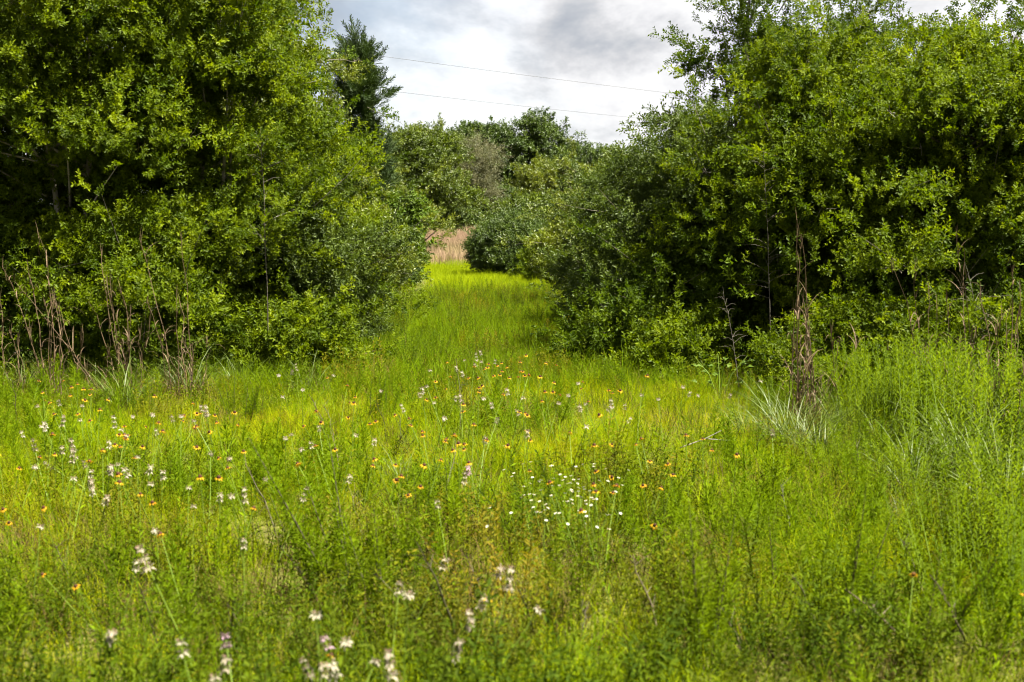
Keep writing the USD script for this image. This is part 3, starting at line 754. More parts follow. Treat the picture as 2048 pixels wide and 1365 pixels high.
# ------------------------------------------------------------------ power lines
for (x0, y0p), (x1, y1p), lab in (((690, 103), (1350, 188), 'upper thin power line crossing the gap in the trees'), ((760, 180), (1290, 238), 'lower thin power line crossing the gap in the trees')):
    a, b = at_depth(x0, y0p, 42.0), at_depth(x1, y1p, 56.0)
    ts = np.linspace(-1.6, 2.6, 60)[:, None]
    pts = a + (b - a) * ts
    pts[:, 2] += 0.10 * ((ts[:, 0] - 0.5) ** 2 - 0.25)
    mb = MB()
    mb.tube(pts - pts[30], 0.0055, 6)
    t = thing('power_line', lab, 'power line', pts[30])
    part(t, 'cable', mb.get(), 'wire', True)


# ------------------------------------------------------------------ plants built once and repeated
def plant_class(name, parts):
    path = f'/World/prototypes/{name}'
    UsdGeom.Xform.Define(stage, path)
    n = {}
    for pn, mesh, mat in parts:
        k = n.get(pn, 0)
        n[pn] = k + 1
        usdkit.mesh(stage, f'{path}/{pn}' + (f'_{k:03d}' if k else ''), mesh, f'/World/Looks/{mat}', False)
    return path


def copy_of(path, name, label, cat, loc, rotz=0.0, scale=1.0, group=None, tilt=(0.0, 0.0)):
    x = UsdGeom.Xform.Define(stage, fresh('/World', name))
    x.AddTranslateOp().Set(Gf.Vec3d(*map(float, loc)))
    if tilt[0] or tilt[1]:
        x.AddRotateXYZOp().Set(Gf.Vec3f(float(tilt[0]), float(tilt[1]), float(rotz)))
    else:
        x.AddRotateZOp().Set(float(rotz))
    x.AddScaleOp().Set(Gf.Vec3f(*([float(scale)] * 3)))
    p = x.GetPrim()
    p.GetReferences().AddInternalReference(Sdf.Path(path))
    p.SetInstanceable(True)
    return meta(p, label, cat, group)


def make_mint(seed, bract_mat, tiers):
    """Horsemint: a leafy stem, above it tiers of pale drooping bracts with small flowers between."""
    rng = np.random.default_rng(seed)
    H = 0.50
    st, lv, br, fl = MB(), MB(), MB(), MB()
    st.tube([(0, 0, -0.03), (0.006, 0.004, H * 0.5), (0, 0, H)], [0.0025, 0.0022, 0.0018], 4)
    for k in range(9):
        z = H * (0.12 + 0.78 * k / 9)
        for q in (0, math.pi):
            b = k * 1.57 + q + rng.normal(0, 0.2)
            lv.leaf2((0, 0, z), (math.cos(b), math.sin(b), 0.35), (0, 0, 1), 0.045, 0.010)
    for k in range(tiers):
        z = H - 0.030 * (tiers - 1 - k) + 0.004
        sz = (1.0 - 0.16 * k) * rng.uniform(0.9, 1.1)
        for j in range(10):
            b = 2 * np.pi * j / 10 + k * 0.3 + rng.normal(0, 0.15)
            d = np.array([math.cos(b), math.sin(b), rng.uniform(-0.55, 0.25)])
            br.leaf((0, 0, z), d, (0, 0, 1), 0.021 * sz * rng.uniform(0.6, 1.3), 0.0078, curl=0.3)
        for j in range(9):
            b = 2 * np.pi * j / 9 + rng.normal(0, 0.3)
            d = unit(np.array([math.cos(b), math.sin(b), rng.uniform(0.2, 0.9)]))
            br.leaf2(d * 0.006 + [0, 0, z + 0.004], d, (0, 0, 1), 0.016 * sz, 0.005)
            fl.leaf2(d * 0.008 + [0, 0, z + 0.003], unit(d + [0, 0, 0.4]), (0, 0, 1), 0.011, 0.006)
    return plant_class(f'horsemint_{seed}', [('stem', st.get(), 'flower_stem'), ('leaves', lv.get(), 'herb_leaf'), ('bracts', br.get(), bract_mat), ('florets', fl.get(), 'speckle')])


def make_cone(seed, petals, droop):
    rng = np.random.default_rng(seed)
    H = 0.50
    st, lv, pe, di = MB(), MB(), MB(), MB()
    st.tube([(0, 0, -0.03), (0.01, 0.0, H * 0.55), (0, 0, H)], [0.0022, 0.0018, 0.0014], 4)
    for k in range(6):
        b = k * 2.4 + rng.normal(0, 0.3)
        lv.leaf2((0, 0, H * (0.05 + 0.09 * k)), (math.cos(b), math.sin(b), 0.8), (0, 0, 1), 0.07, 0.014)
    for k in range(petals):
        b = 2 * np.pi * k / petals + rng.normal(0, 0.1)
        d = np.array([math.cos(b), math.sin(b), -droop + rng.normal(0, 0.12)])
        pe.leaf(np.array([math.cos(b), math.sin(b), 0]) * 0.006 + [0, 0, H], d, (0, 0, 1), 0.0175 * rng.uniform(0.7, 1.25), 0.0080, fold=0.12, curl=0.2)
    prof = [(0.0085, -0.003), (0.0095, 0.003), (0.0075, 0.009), (0.003, 0.0125)]
    n = 9
    v = [[r * math.cos(2 * np.pi * j / n), r * math.sin(2 * np.pi * j / n), H + z] for r, z in prof for j in range(n)] + [[0, 0, H + 0.013]]
    f = []
    for i in range(len(prof) - 1):
        for j in range(n):
            a, b2, c, d2 = i * n + j, i * n + (j + 1) % n, (i + 1) * n + (j + 1) % n, (i + 1) * n + j
            f += [[a, b2, c], [a, c, d2]]
    f += [[(len(prof) - 1) * n + j, (len(prof) - 1) * n + (j + 1) % n, len(v) - 1] for j in range(n)]
    di.add(v, f)
    return plant_class(f'coneflower_{seed}', [('stem', st.get(), 'flower_stem'), ('leaves', lv.get(), 'grass_green'), ('petals', pe.get(), 'yellow_petal'), ('disc', di.get(), 'flower_disc')])


def make_daisy(seed):
    rng = np.random.default_rng(seed)
    H = 0.40
    st, pe, di = MB(), MB(), MB()
    st.tube([(0, 0, -0.02), (0.008, 0, H * 0.5), (0, 0, H)], [0.0016, 0.0013, 0.001], 3)
    for k in range(9):
        b = 2 * np.pi * k / 9
        pe.leaf2((0, 0, H), (math.cos(b), math.sin(b), 0.2), (0, 0, 1), 0.011, 0.006)
    for k in range(5):
        b = 2 * np.pi * k / 5
        di.leaf2((0, 0, H + 0.002), (math.cos(b), math.sin(b), 0.3), (0, 0, 1), 0.004, 0.004)
    return plant_class(f'daisy_{seed}', [('stem', st.get(), 'flower_stem'), ('petals', pe.get(), 'daisy_petal'), ('centre', di.get(), 'yellow_petal')])


MINTS = [make_mint(500 + k, 'white_bract', t) for k, t in enumerate((1, 2, 3))]
MINTP = make_mint(510, 'purple_bract', 2)
CONES = [make_cone(520, 9, 0.15), make_cone(521, 8, 0.45), make_cone(522, 10, 0.75)]
DAISY = make_daisy(530)

MINT_AT = [(146,795),(120,801),(121,812),(95,831),(105,837),(137,829),(132,846),(155,841),(182,838),(79,856),(104,872),(184,805),(207,862),(184,878),(209,886),(238,871),(128,899),(146,909),(81,904),(110,918),(194,923),(216,915),(271,933),(247,937),(268,922),(328,924),(335,857),(358,837),(249,820),(244,835),(273,818),(387,823),(429,804),(442,816),(453,824),(189,955),(195,971),(127,968),(161,986),(134,940),(310,972),(314,950),(411,902),(491,994),(437,989),
 (208,1049),(219,1138),(55,1068),(157,1228),(440,1313),(620,1346),(427,1357),(659,1257),(746,1313),(490,997),(523,877),(568,882),(608,877),(670,877),(627,894),(644,894),(727,888),(542,982),(618,941),(653,960),(386,1029),(482,1101),(364,990),(553,1357),(694,1361),
 (783,1120),(809,1157),(903,1203),(957,1214),(785,1244),(818,1259),(738,1301),(742,1327),(814,1327),(768,1196),(790,1205),(961,1162),(907,1107),(905,1018),(955,875),(1052,875),(916,953),(668,1358),
 (607,735),(708,772),(896,741),(923,723),(968,718),(987,698),(1007,699),(954,742),(855,787),(874,797),(863,810),(848,807),(915,799),(956,829),(993,799),(1045,783),(1055,807),(1072,828),(1074,814),(899,776),(1178,775),(1154,790),(1190,814),(1180,817),(1216,809),(1250,802),(1240,819),(1274,793),(1132,840),(1149,805),(653,853),(568,732),(583,735),(600,730),(604,773),(549,793),(428,810),
 (1480,752),(1429,785),(1553,848),(1334,772),(1351,771),(1332,805),(1363,786),(945,720),(962,708),(975,722),(870,790),(885,815),(930,805),(1000,812)]
MINT_PURPLE = [(497,1303), (787,1283), (933,939)]
CONE_AT = [(50,760),(153,757),(151,767),(172,765),(160,774),(95,782),(104,787),(123,781),(144,785),(159,785),(175,778),(181,775),(189,776),(160,814),(178,813),(193,817),(210,818),(300,789),(356,787),(372,796),(242,826),(297,822),(305,827),(320,821),(265,846),(280,845),(88,867),(229,862),(253,862),(251,868),(280,860),(294,865),(260,877),(215,876),(374,853),(343,882),(208,903),(243,888),(256,894),(103,908),(6,912),(21,912),(131,920),(2,936),(240,920),(305,937),(415,962),(427,955),(209,974),(16,990),(129,998),(50,990),(273,998),(450,805),(403,823),(419,823),(443,827),(460,844),(430,838),(496,909),
 (453,1026),(234,1132),(217,1109),(382,1066),(497,907),(512,936),(672,908),(673,896),(683,894),(748,936),(714,942),(319,1008),
 (777,964),(820,971),(837,973),(837,927),(811,917),(761,916),(764,935),(963,938),(968,897),(948,900),(972,882),(987,889),(1024,875),(1059,955),(1195,899),(1154,863),(1155,874),(1321,877),(1296,893),(1273,915),(1267,929),(1377,921),(1308,953),(1272,975),(1262,992),(1215,979),(1204,982),(1187,994),(1180,992),(1237,1020),(1178,964),(837,884),(864,880),(879,870),(896,875),(885,890),(924,886),(926,897),
 (903,723),(942,730),(945,725),(851,742),(937,766),(988,739),(1007,728),(998,725),(1024,737),(1009,745),(1038,742),(1055,740),(1062,706),(1057,720),(1012,759),(997,761),(1057,763),(1063,756),(1079,759),(1079,769),(1029,732),(1041,728),(1139,757),(1120,790),(1127,786),(1214,768),(1214,792),(1188,780),(1224,787),(1264,751),(1255,810),(1166,812),(1105,812),(1016,833),(981,855),(816,800),(718,792),(757,796),(680,829),(668,834),(687,814),(699,811),(658,821),(923,817),(969,822),(975,790),(952,787),(927,788),(889,805),(1005,809),(862,836),(838,831),(749,857),(774,854),(786,845),(945,862),(1048,838),(672,754),(675,773),(882,751),(1101,728),(1018,748),(1030,750),(1020,722),(960,735),(970,745),(1000,735),(1046,752),(1414,883),(1384,877),(1410,905),(1307,953),(1960,1167),(1459,899)]


LAND = [(254, 800, 'the largest left tussock'), (105, 765, 'the leftmost dry stalks'), (381, 775, 'the rightmost left tussock'), (490, 800, 'the dark-stemmed feathery weed'), (740, 800, 'the pale feathery weed'),
        (640, 840, 'the leaning dark stem'), (790, 860, 'the two short dark stems'), (912, 800, 'the tall thin centre stem'), (990, 730, 'the orange patch at the path mouth'), (1128, 990, 'the white daisy clump'),
        (895, 960, 'the right-leaning dark stem'), (403, 1079, 'the biggest lone horsemint'), (520, 1010, 'the brown left-leaning stem'), (1560, 860, 'the vine bundle'), (1445, 770, 'the broad-leaved plant'),
        (1415, 860, 'the fallen pale twig'), (497, 1303, 'the pink-purple horsemint'), (835, 1250, 'the long leaning stem below'), (200, 920, 'the white drift on the left'), (1315, 870, 'the short dark stem on the right'),
        (1250, 760, 'the right corner of the path mouth'), (20, 900, 'the left photo edge'), (610, 760, 'the left corner of the path mouth'), (1060, 830, 'the sunlit bare middle grass'), (180, 1130, 'the dim lower left grass'), (1900, 1150, 'the lower right weeds'), (1690, 960, 'the bare soil patch on the right'), (1770, 830, 'the leaning stalk with the bare top'), (1870, 830, 'the tussock under the curved dry stalk'), (1960, 1000, 'the nearest tussock on the right')]


def where(px, py):
    """Where a flower stands, told by the nearest landmark."""
    x, y, t = min(LAND, key=lambda l: math.hypot(l[0] - px, (l[1] - py) * 1.6))
    dx, dy = px - x, (py - y) * 1.6
    if math.hypot(dx, dy) < 32:
        return 'close beside ' + t
    if abs(dx) > abs(dy):
        return ('left of ' if dx < 0 else 'right of ') + t
    return ('behind ' if dy < 0 else 'in front of ') + t


rng = np.random.default_rng(77)


def put(path, name, label, cat, px, py, h, group, scale=None):
    s = h / 0.5 if scale is None else scale
    x, y = at_height(px, py, h + gz(0, 8) * 0)
    copy_of(path, name, label, cat, (x, y, float(gz(x, y)) ), rng.uniform(0, 360), s, group, tilt=(rng.normal(6, 14), rng.normal(0, 14)))


for px, py in MINT_AT:
    w = where(px, py)
    k = int(rng.choice(3, p=[0.45, 0.4, 0.15]))
    size = 'single-tiered' if k == 0 else ('two-tiered' if k == 1 else 'tall three-tiered')
    put(MINTS[k], 'horsemint', f'white {size} horsemint flower {w}', 'flower', px, py, rng.uniform(0.38, 0.48) * (1.02 if py > 1090 else 1.0), f'white {size} horsemints {w}')
put(MINTS[2], 'horsemint', 'biggest white horsemint head, alone in the grass left of the centre', 'flower', 403, 1079, 0.56, None)
for (px, py), lab in zip(MINT_PURPLE, ('pink-purple horsemint next to a yellow coneflower at the bottom left', 'small pink-purple horsemint at the bottom between two white ones', 'pale lilac horsemint in the middle among the coneflowers')):
    put(MINTP, 'horsemint', lab, 'flower', px, py, 0.46, None)
for px, py in CONE_AT:
    w = where(px, py)
    k = int(rng.integers(0, 3))
    droopy = ('flat-petalled', 'slightly drooping', 'strongly drooping')[k]
    put(CONES[k], 'coneflower', f'{droopy} yellow coneflower {w}', 'flower', px, py, rng.uniform(0.36, 0.50), f'{droopy} coneflowers {w}')
for px, py, lab, k in ((902, 1217, 'big orange-yellow coneflower right below a white horsemint near the bottom middle', 1), (1163, 897, 'dark brown coneflower that has lost most of its yellow, on a leaning stalk', 2), (516, 1309, 'orange-yellow coneflower touching the pink-purple horsemint at the bottom left', 0),
                       (52, 1305, 'yellow coneflower alone at the bottom left corner', 0), (1809, 1135, 'yellow coneflower alone among the weeds on the lower right', 0)):
    put(CONES[k], 'coneflower', lab, 'flower', px, py, 0.42, None)
for k in range(95):
    px, py = rng.normal(1128, 55), rng.normal(985, 25)
    if k > 75:
        px, py = rng.uniform(1010, 1240), rng.uniform(915, 1030)
    put(DAISY, 'small_daisy', 'tiny white daisy in the clump right of the centre of the meadow' if k <= 75 else 'tiny white daisy strayed from the clump right of the centre', 'flower', px, py, rng.uniform(0.24, 0.40), 'tiny white daisies of the clump' if k <= 75 else 'stray tiny white daisies', scale=0.8)


# ------------------------------------------------------------------ dry stalks, tussocks, weeds
def stalk_mesh(base, tip, rng, r=0.006, bow=0.06, sheath=7):
    """A dead grass culm from base to tip with a few torn leaf sheaths."""
    mb = MB()
    base, tip = np.asarray(base, float), np.asarray(tip, float)
    ts = np.linspace(0, 1, 8)[:, None]
    L = np.linalg.norm(tip - base)
    bend = rng.normal(0, 1, 3) * [1, 1, 0.1]
    pts = base + (tip - base) * ts + bend * bow * L * (ts * (1 - ts)) * 2 + rng.normal(0, 0.009, (8, 3))
    mb.tube(pts, np.linspace(r, r * 0.4, 8) * 0.58, 5)
    for _ in range(sheath):
        t = rng.uniform(0.05, 0.9)
        p = base + (tip - base) * t + bend * bow * L * (t * (1 - t)) * 2
        mb.blade(p, rng.uniform(0, 6.28), rng.uniform(0.10, 0.32), 0.010, rng.uniform(0.1, 0.8), rng.uniform(0.8, 2.9), 5)
    top = pts[-1]
    for _ in range(4):
        mb.blade(top - (tip - base) * rng.uniform(0, 0.12), rng.uniform(0, 6.28), rng.uniform(0.08, 0.18), 0.005, 0.15, rng.uniform(0, 0.5), 3)
    return mb.get()


def dry_clump(label, stalks, group=None, mat='dry_stalk', r=0.006, name='dry_grass_clump', cat='dry grass', extra=0, seed=0, near=None):
    rg = np.random.default_rng(seed + 900)
    b = [at_height(bx, by, 0.15) for (bx, by), _ in stalks]
    y0 = float(np.mean([q[1] for q in b])) if near is None else near
    x0 = float(np.mean([(bx - 1024) / FPX * y0 for (bx, by), _ in stalks]))
    o = np.array([x0, y0, float(gz(x0, y0))])
    t = thing(name, label, cat, o, 0, group)
    for (bx, by), (tx, ty) in stalks:
        base = np.array([(bx - 1024) / FPX * y0, y0 + rg.normal(0, 0.08), o[2] - 0.02])
        tip = at_depth(tx, ty, y0 + rg.normal(0, 0.15))
        part(t, 'stalk', stalk_mesh(base - o, tip - o, rg, r * rg.uniform(0.8, 1.2)), mat)
    for _ in range((extra * 2) // 3):
        (bx, by), (tx, ty) = stalks[rg.integers(len(stalks))]
        base = np.array([(bx - 1024) / FPX * y0 + rg.normal(0, 0.1), y0 + rg.normal(0, 0.15), o[2] - 0.02])
        tip = base + [rg.normal(0, 0.15), rg.normal(0, 0.1), rg.uniform(0.3, 0.8)]
        part(t, 'stalk', stalk_mesh(base - o, tip - o, rg, r * 0.7, sheath=4), mat)
    if near is not None or True:
        mb = MB()
        for _ in range(34):
            mb.blade((rg.normal(0, 0.16), rg.normal(0, 0.12), -0.02), rg.uniform(0, 6.28), rg.uniform(0.15, 0.5), 0.007, rg.uniform(0.1, 0.5), rg.uniform(0.3, 1.8), 4)
        part(t, 'withered_base', mb.get(), 'dry_blade', kind='stuff')
    return t


N0 = 11.7
dry_clump('tall clump of tan dry stalks at the left edge, one stalk topped with a tuft', [((91, 740), (80, 468)), ((86, 740), (55, 544)), ((74, 740), (5, 533)), ((103, 740), (110, 602)), ((97, 740), (93, 600)), ((118, 740), (120, 615)), ((108, 740), (101, 595))], seed=1, extra=6, near=N0, r=0.008)
dry_clump('two long dry stalks bowed over to the left, crossing the leftmost clump', [((209, 735), (27, 564)), ((205, 735), (110, 600))], seed=2, extra=2, near=N0 - 0.1, r=0.008)
dry_clump('dense clump of red-brown dry stalks in the middle of the left thicket front', [((240, 745), (200, 499)), ((252, 745), (243, 585)), ((236, 745), (180, 602)), ((245, 745), (219, 590)), ((250, 745), (222, 560)), ((232, 745), (212, 560)), ((258, 745), (262, 620))], seed=3, extra=9, near=N0, r=0.008)
dry_clump('slanting pair of dry stalks reaching high in front of the left hollies', [((345, 745), (279, 475)), ((318, 745), (292, 605))], seed=4, extra=3, near=N0, r=0.008)
dry_clump('upright dry stalks furthest right in front of the left thicket', [((387, 750), (363, 475)), ((372, 750), (363, 605)), ((360, 750), (354, 595)), ((382, 750), (385, 690))], seed=5, extra=4, near=N0, r=0.008)
dry_clump('dry stalks cut by the left edge of the photo', [((10, 750), (0, 640)), ((6, 750), (2, 600)), ((40, 750), (36, 690))], seed=6, extra=5, near=N0, r=0.008)
dry_clump('thick hanging bundle of brown dead vines and stalks on the right', [((1595, 850), (1592, 440)), ((1602, 850), (1597, 470)), ((1612, 850), (1600, 520)), ((1628, 850), (1612, 640)), ((1640, 850), (1618, 650)), ((1608, 850), (1606, 600)), ((1620, 850), (1609, 560)), ((1590, 850), (1588, 620)), ((1635, 850), (1605, 620)), ((1600, 850), (1604, 690)), ((1612, 850), (1611, 700)), ((1585, 850), (1590, 700))], seed=7, extra=14, near=10.6, r=0.009, name='vine_bundle', cat='dead vines')
dry_clump('leaning dry stalk with a bare top right of the vine bundle', [((1847, 760), (1781, 516)), ((1850, 760), (1825, 533))], seed=8, extra=3, near=11.4, r=0.007)
dry_clump('curved dry stalk and shorter ones before the dark hollow on the right', [((1878, 770), (1858, 564)), ((1885, 770), (1872, 620)), ((1900, 770), (1893, 590))], seed=9, extra=4, near=11.3, r=0.007)
dry_clump('tallest dry stalks at the far right, leaning left into the holly', [((1984, 780), (1909, 468)), ((1975, 780), (1925, 530)), ((1995, 780), (1960, 600))], seed=10, extra=4, near=11.0, r=0.009)
dry_clump('mass of red-brown dry stalks along the right edge of the photo', [((2005, 800), (2005, 620)), ((2020, 800), (2018, 610)), ((2035, 800), (2040, 560)), ((1950, 800), (1952, 650)), ((1930, 800), (1928, 660)), ((2000, 800), (1990, 640)), ((2045, 800), (2036, 620)), ((1965, 800), (1968, 690)), ((2025, 800), (2028, 530))], seed=11, extra=14, near=10.8, r=0.009)


dry_clump('broken short dry stalks low in the nearest grass at the right edge', [((1990, 960), (1978, 790)), ((2010, 960), (2015, 760)), ((2030, 960), (2040, 800)), ((1975, 960), (1950, 830)), ((2042, 960), (2046, 740))], seed=12, extra=6, near=8.9, r=0.007)
dry_clump('short tangled dry stalks in front of the tallest right stalks', [((1905, 880), (1890, 740)), ((1925, 880), (1938, 720)), ((1890, 880), (1870, 760)), ((1940, 880), (1960, 745))], seed=13, extra=6, near=9.8, r=0.007)


def make_tussock(seed, n=110, lo=0.35, hi=0.85):
    rg = np.random.default_rng(seed)
    gr, dr = MB(), MB()
    for _ in range(n):
        a, rr = rg.uniform(0, 6.28), 0.12 * math.sqrt(rg.uniform())
        gr.blade((math.cos(a) * rr, math.sin(a) * rr, -0.02), a + rg.normal(0, 0.5), rg.uniform(lo, hi), 0.0070 * rg.uniform(0.7, 1.3), rg.uniform(0.03, 0.5), rg.uniform(0.9, 2.6), 7, rg.uniform(-0.8, 0.8))
    for _ in range(n // 2):
        a, rr = rg.uniform(0, 6.28), 0.14 * math.sqrt(rg.uniform())
        dr.blade((math.cos(a) * rr, math.sin(a) * rr, -0.02), a + rg.normal(0, 0.6), rg.uniform(0.2, 0.5), 0.007, rg.uniform(0.3, 0.8), rg.uniform(0.7, 2.0), 5)
    return plant_class(f'tussock_{seed}', [('blades', gr.get(), 'tussock_blade'), ('withered_base', dr.get(), 'dry_blade')])


TUSS = [make_tussock(600 + k) for k in range(3)]
for i, (px, py, s, lab) in enumerate([
    (105, 765, 0.95, 'arching pale grass tussock at the foot of the leftmost dry stalks'), (45, 775, 0.8, 'pale grass tussock at the left edge of the photo'),
    (254, 800, 1.0, 'largest arching pale tussock left of the feathery weeds'), (185, 770, 0.7, 'small pale tussock between the two left stalk clumps'),
    (381, 775, 1.0, 'arching tussock below the rightmost dry stalks of the left thicket'), (300, 770, 0.7, 'small tussock just right of the largest left tussock'),
    (480, 760, 0.75, 'green tussock at the middle of the left thicket foot'), (610, 770, 0.7, 'loose green tussock at the left of the path mouth'),
    (1560, 860, 0.9, 'pale arching tussock left of the vine bundle'), (1600, 875, 1.0, 'dense pale tussock at the foot of the vine bundle'), (1680, 830, 0.7, 'thin tussock right of the vine bundle'),
    (1880, 830, 0.95, 'pale tussock below the curved dry stalk on the right'), (1960, 850, 1.05, 'large pale tussock at the foot of the tallest right stalks'), (2030, 880, 1.05, 'pale tussock cut by the right edge of the photo'),
    (1985, 950, 0.9, 'nearest pale tussock at the right edge'), (1920, 900, 0.9, 'tussock between the curved dry stalk and the right edge'), (1760, 880, 0.7, 'tussock in the middle of the right bank of weeds'), (1830, 960, 0.8, 'low tussock at the front of the right bank of weeds'), (1640, 890, 0.8, 'tussock in front of the vine bundle'), (2010, 1010, 1.1, 'dark broad tussock at the right edge below the broken stalks'), (1950, 930, 1.15, 'broad tussock around the short tangled right stalks'), (2045, 940, 1.1, 'broad tussock half cut by the right edge'), (800, 955, 0.5, 'small pale tuft of broad blades in the middle grass'), (1800, 1010, 0.45, 'single pale tuft on the lower right'), (1490, 840, 0.6, 'small tussock beside the broad-leaved plant')]):
    x, y = at_height(px, py, 0.1)
    copy_of(TUSS[i % 3], 'grass_tussock', lab, 'grass tussock', (x, y, float(gz(x, y))), i * 77.0, s)


def make_feather(seed, stems, h):
    """Dog-fennel like weed: several dark stems inside bright feathery plumes."""
    rg = np.random.default_rng(seed)
    st, pl = MB(), MB()
    for s in range(stems):
        a = rg.uniform(0, 6.28)
        top = np.array([math.cos(a) * 0.26, math.sin(a) * 0.26, 1.0]) * h * rg.uniform(0.5, 1.05)
        base = np.array([math.cos(a), math.sin(a), 0]) * 0.03
        st.tube([base - [0, 0, 0.03], base + (top - base) * 0.5, top], [0.0045, 0.0035, 0.0012], 4)
        n = 70
        for k in range(n):
            t = 0.22 + 0.78 * (k + rg.uniform()) / n
            p = base + (top - base) * t
            b = k * 2.4
            L = 0.075 * (1.25 - t) * rg.uniform(0.7, 1.4)
            d = unit(np.array([math.cos(b), math.sin(b), 0.9]))
            for _ in range(4):
                pl.leaf2(p, unit(d + rg.normal(0, 0.35, 3)), rg.normal(0, 1, 3), L * rg.uniform(0.5, 1.0), 0.0055)
                p = p + d * L * 0.22
    return plant_class(f'feather_weed_{seed}', [('stems', st.get(), 'weed_stem'), ('plume', pl.get(), 'fennel_leaf')])


FEATHER = [make_feather(620 + k, 3 + k, 0.8) for k in range(3)]
for i, (px, py, h, tx, ty, lab) in enumerate([
    (490, 850, 0.62, 0, 6, 'bright feathery weed with dark stems below the left tussocks'), (520, 835, 0.5, 0, -5, 'smaller feathery weed right of the dark-stemmed one'), (465, 830, 0.45, 5, -6, 'small feathery weed left of the dark-stemmed one'),
    (740, 850, 0.60, 0, 5, 'pale feathery weed standing left of the path mouth'), (775, 840, 0.5, 4, 6, 'short feathery weed next to the pale one at the path mouth'),
    (700, 1200, 0.78, 0, -16, 'large feathery weed leaning left in the foreground'), (760, 1250, 0.70, 6, -14, 'feathery foreground weed leaning left over the horsemint'), (600, 1110, 0.5, 0, -8, 'feathery weed behind the leaning foreground one'),
    (1415, 1330, 0.62, 0, 4, 'dark-hearted feathery weed at the lower right of the centre'), (1390, 1290, 0.5, 4, -6, 'feathery weed just behind the dark-hearted one'),
    (840, 1040, 0.5, -8, 0, 'feathery weed in the middle of the meadow beside a dark dead stalk'), (905, 1080, 0.45, 0, 8, 'low feathery weed right of the middle one'),
    (1330, 1060, 0.42, 0, 5, 'low dark feathery weed right of the daisies'), (330, 1000, 0.4, 0, 0, 'low feathery weed in the left open grass'),
    (1700, 1250, 0.6, 0, 14, 'feathery weed leaning right at the lower right'), (1850, 1300, 0.65, 0, 16, 'feathery weed leaning right near the bottom right corner'), (1560, 1180, 0.5, 0, 6, 'feathery weed in the open lower right grass')]):
    x, y = at_height(px, py, 0.05)
    copy_of(FEATHER[i % 3], 'feathery_weed', lab, 'weed', (x, y, float(gz(x, y))), i * 51.0 if not (tx or ty) else 0.0, h / 0.8, None, tilt=(tx, ty))


def make_leafy(seed, stems, h):
    rg = np.random.default_rng(seed)
    st, lv = MB(), MB()
    for s in range(stems):
        a = rg.uniform(0, 6.28)
        base = np.array([math.cos(a), math.sin(a), 0]) * rg.uniform(0.02, 0.20)
        top = base + np.array([math.cos(a) * 0.15, math.sin(a) * 0.15, 1.0]) * h * rg.uniform(0.65, 1.05)
        st.tube([base - [0, 0, 0.03], (base + top) / 2, top], [0.004, 0.003, 0.0014], 4)
        n = 46
        for k in range(n):
            t = 0.2 + 0.8 * k / n
            b = k * 2.4 + rg.normal(0, 0.3)
            L = 0.085 * (1.2 - 0.7 * t) * rg.uniform(0.7, 1.3)
            lv.leaf2(base + (top - base) * t, (math.cos(b), math.sin(b), rg.uniform(0.4, 1.1)), (0, 0, 1), L, 0.0125)
    return plant_class(f'leafy_weed_{seed}', [('stems', st.get(), 'flower_stem'), ('leaves', lv.get(), 'weed_leaf')])


LEAFY = [make_leafy(640 + k, 11, 0.85) for k in range(3)]
k = 0
for px, py, h in [(1690, 840, .75), (1720, 860, .85), (1760, 850, .8), (1800, 870, .8), (1660, 870, .6), (1840, 890, .75), (1745, 900, .7), (1700, 920, .6), (1790, 940, .65), (1860, 950, .8), (1900, 1000, .8), (1950, 1040, .8), (2000, 1080, .85), (1830, 1000, .6), (1880, 1080, .65), (1940, 1130, .7), (2010, 1180, .8), (2040, 1060, .8),
                  (1540, 830, .75), (1520, 820, .7), (1560, 815, .8), (1650, 815, .75), (1410, 820, .4), (1450, 830, .45), (1990, 1270, .7), (2040, 1290, .75), (1710, 800, 1.0), (1750, 805, 1.05), (1800, 815, 1.1), (1850, 830, 1.0), (1680, 960, .6), (1780, 990, .75), (1850, 900, .95), (1910, 930, .95), (1960, 960, 1.0), (2030, 1000, 1.05), (1900, 1190, .7), (1980, 1110, .8), (2045, 1150, .85), (1740, 1040, .5), (1640, 930, .6), (1820, 1090, .6), (1930, 870, 1.05), (1300, 770, .5), (1360, 785, .5), (1235, 765, .45), (1500, 800, .65), (1420, 775, .6)] + [(1690 + 43 * (j % 9) + (j * 29) % 31, 800 + 22 * (j // 9) + (j * 17) % 19 + 7 * (j % 9), 1.1 - 0.02 * ((j * 7) % 9)) for j in range(27)]:
    x, y = at_height(px, py, 0.05)
    w = ('tall leafy weed beside the vine bundle', 'leafy weeds beside the vine bundle') if px < 1670 and py < 875 else (('leafy green weed in the mass right of the vine bundle', 'leafy weeds right of the vine bundle') if py < 960 else ('leafy green weed on the near right slope of weeds by the photo edge', 'leafy weeds at the right edge'))
    w = (f'leafy green weed {where(px, py)}, ' + ('tall' if h > 0.72 else 'short'), f'leafy weeds {where(px, py)}, ' + ('tall' if h > 0.72 else 'short'))
    copy_of(LEAFY[k % 3], 'leafy_weed', w[0], 'weed', (x, y, float(gz(x, y))), k * 67.0, h * (0.50 if px < 1700 else (0.62 if px < 1830 else 0.74)) / 0.85, w[1], tilt=((k * 37) % 23 - 11.0, (k * 53) % 25 - 12.0))
    k += 1

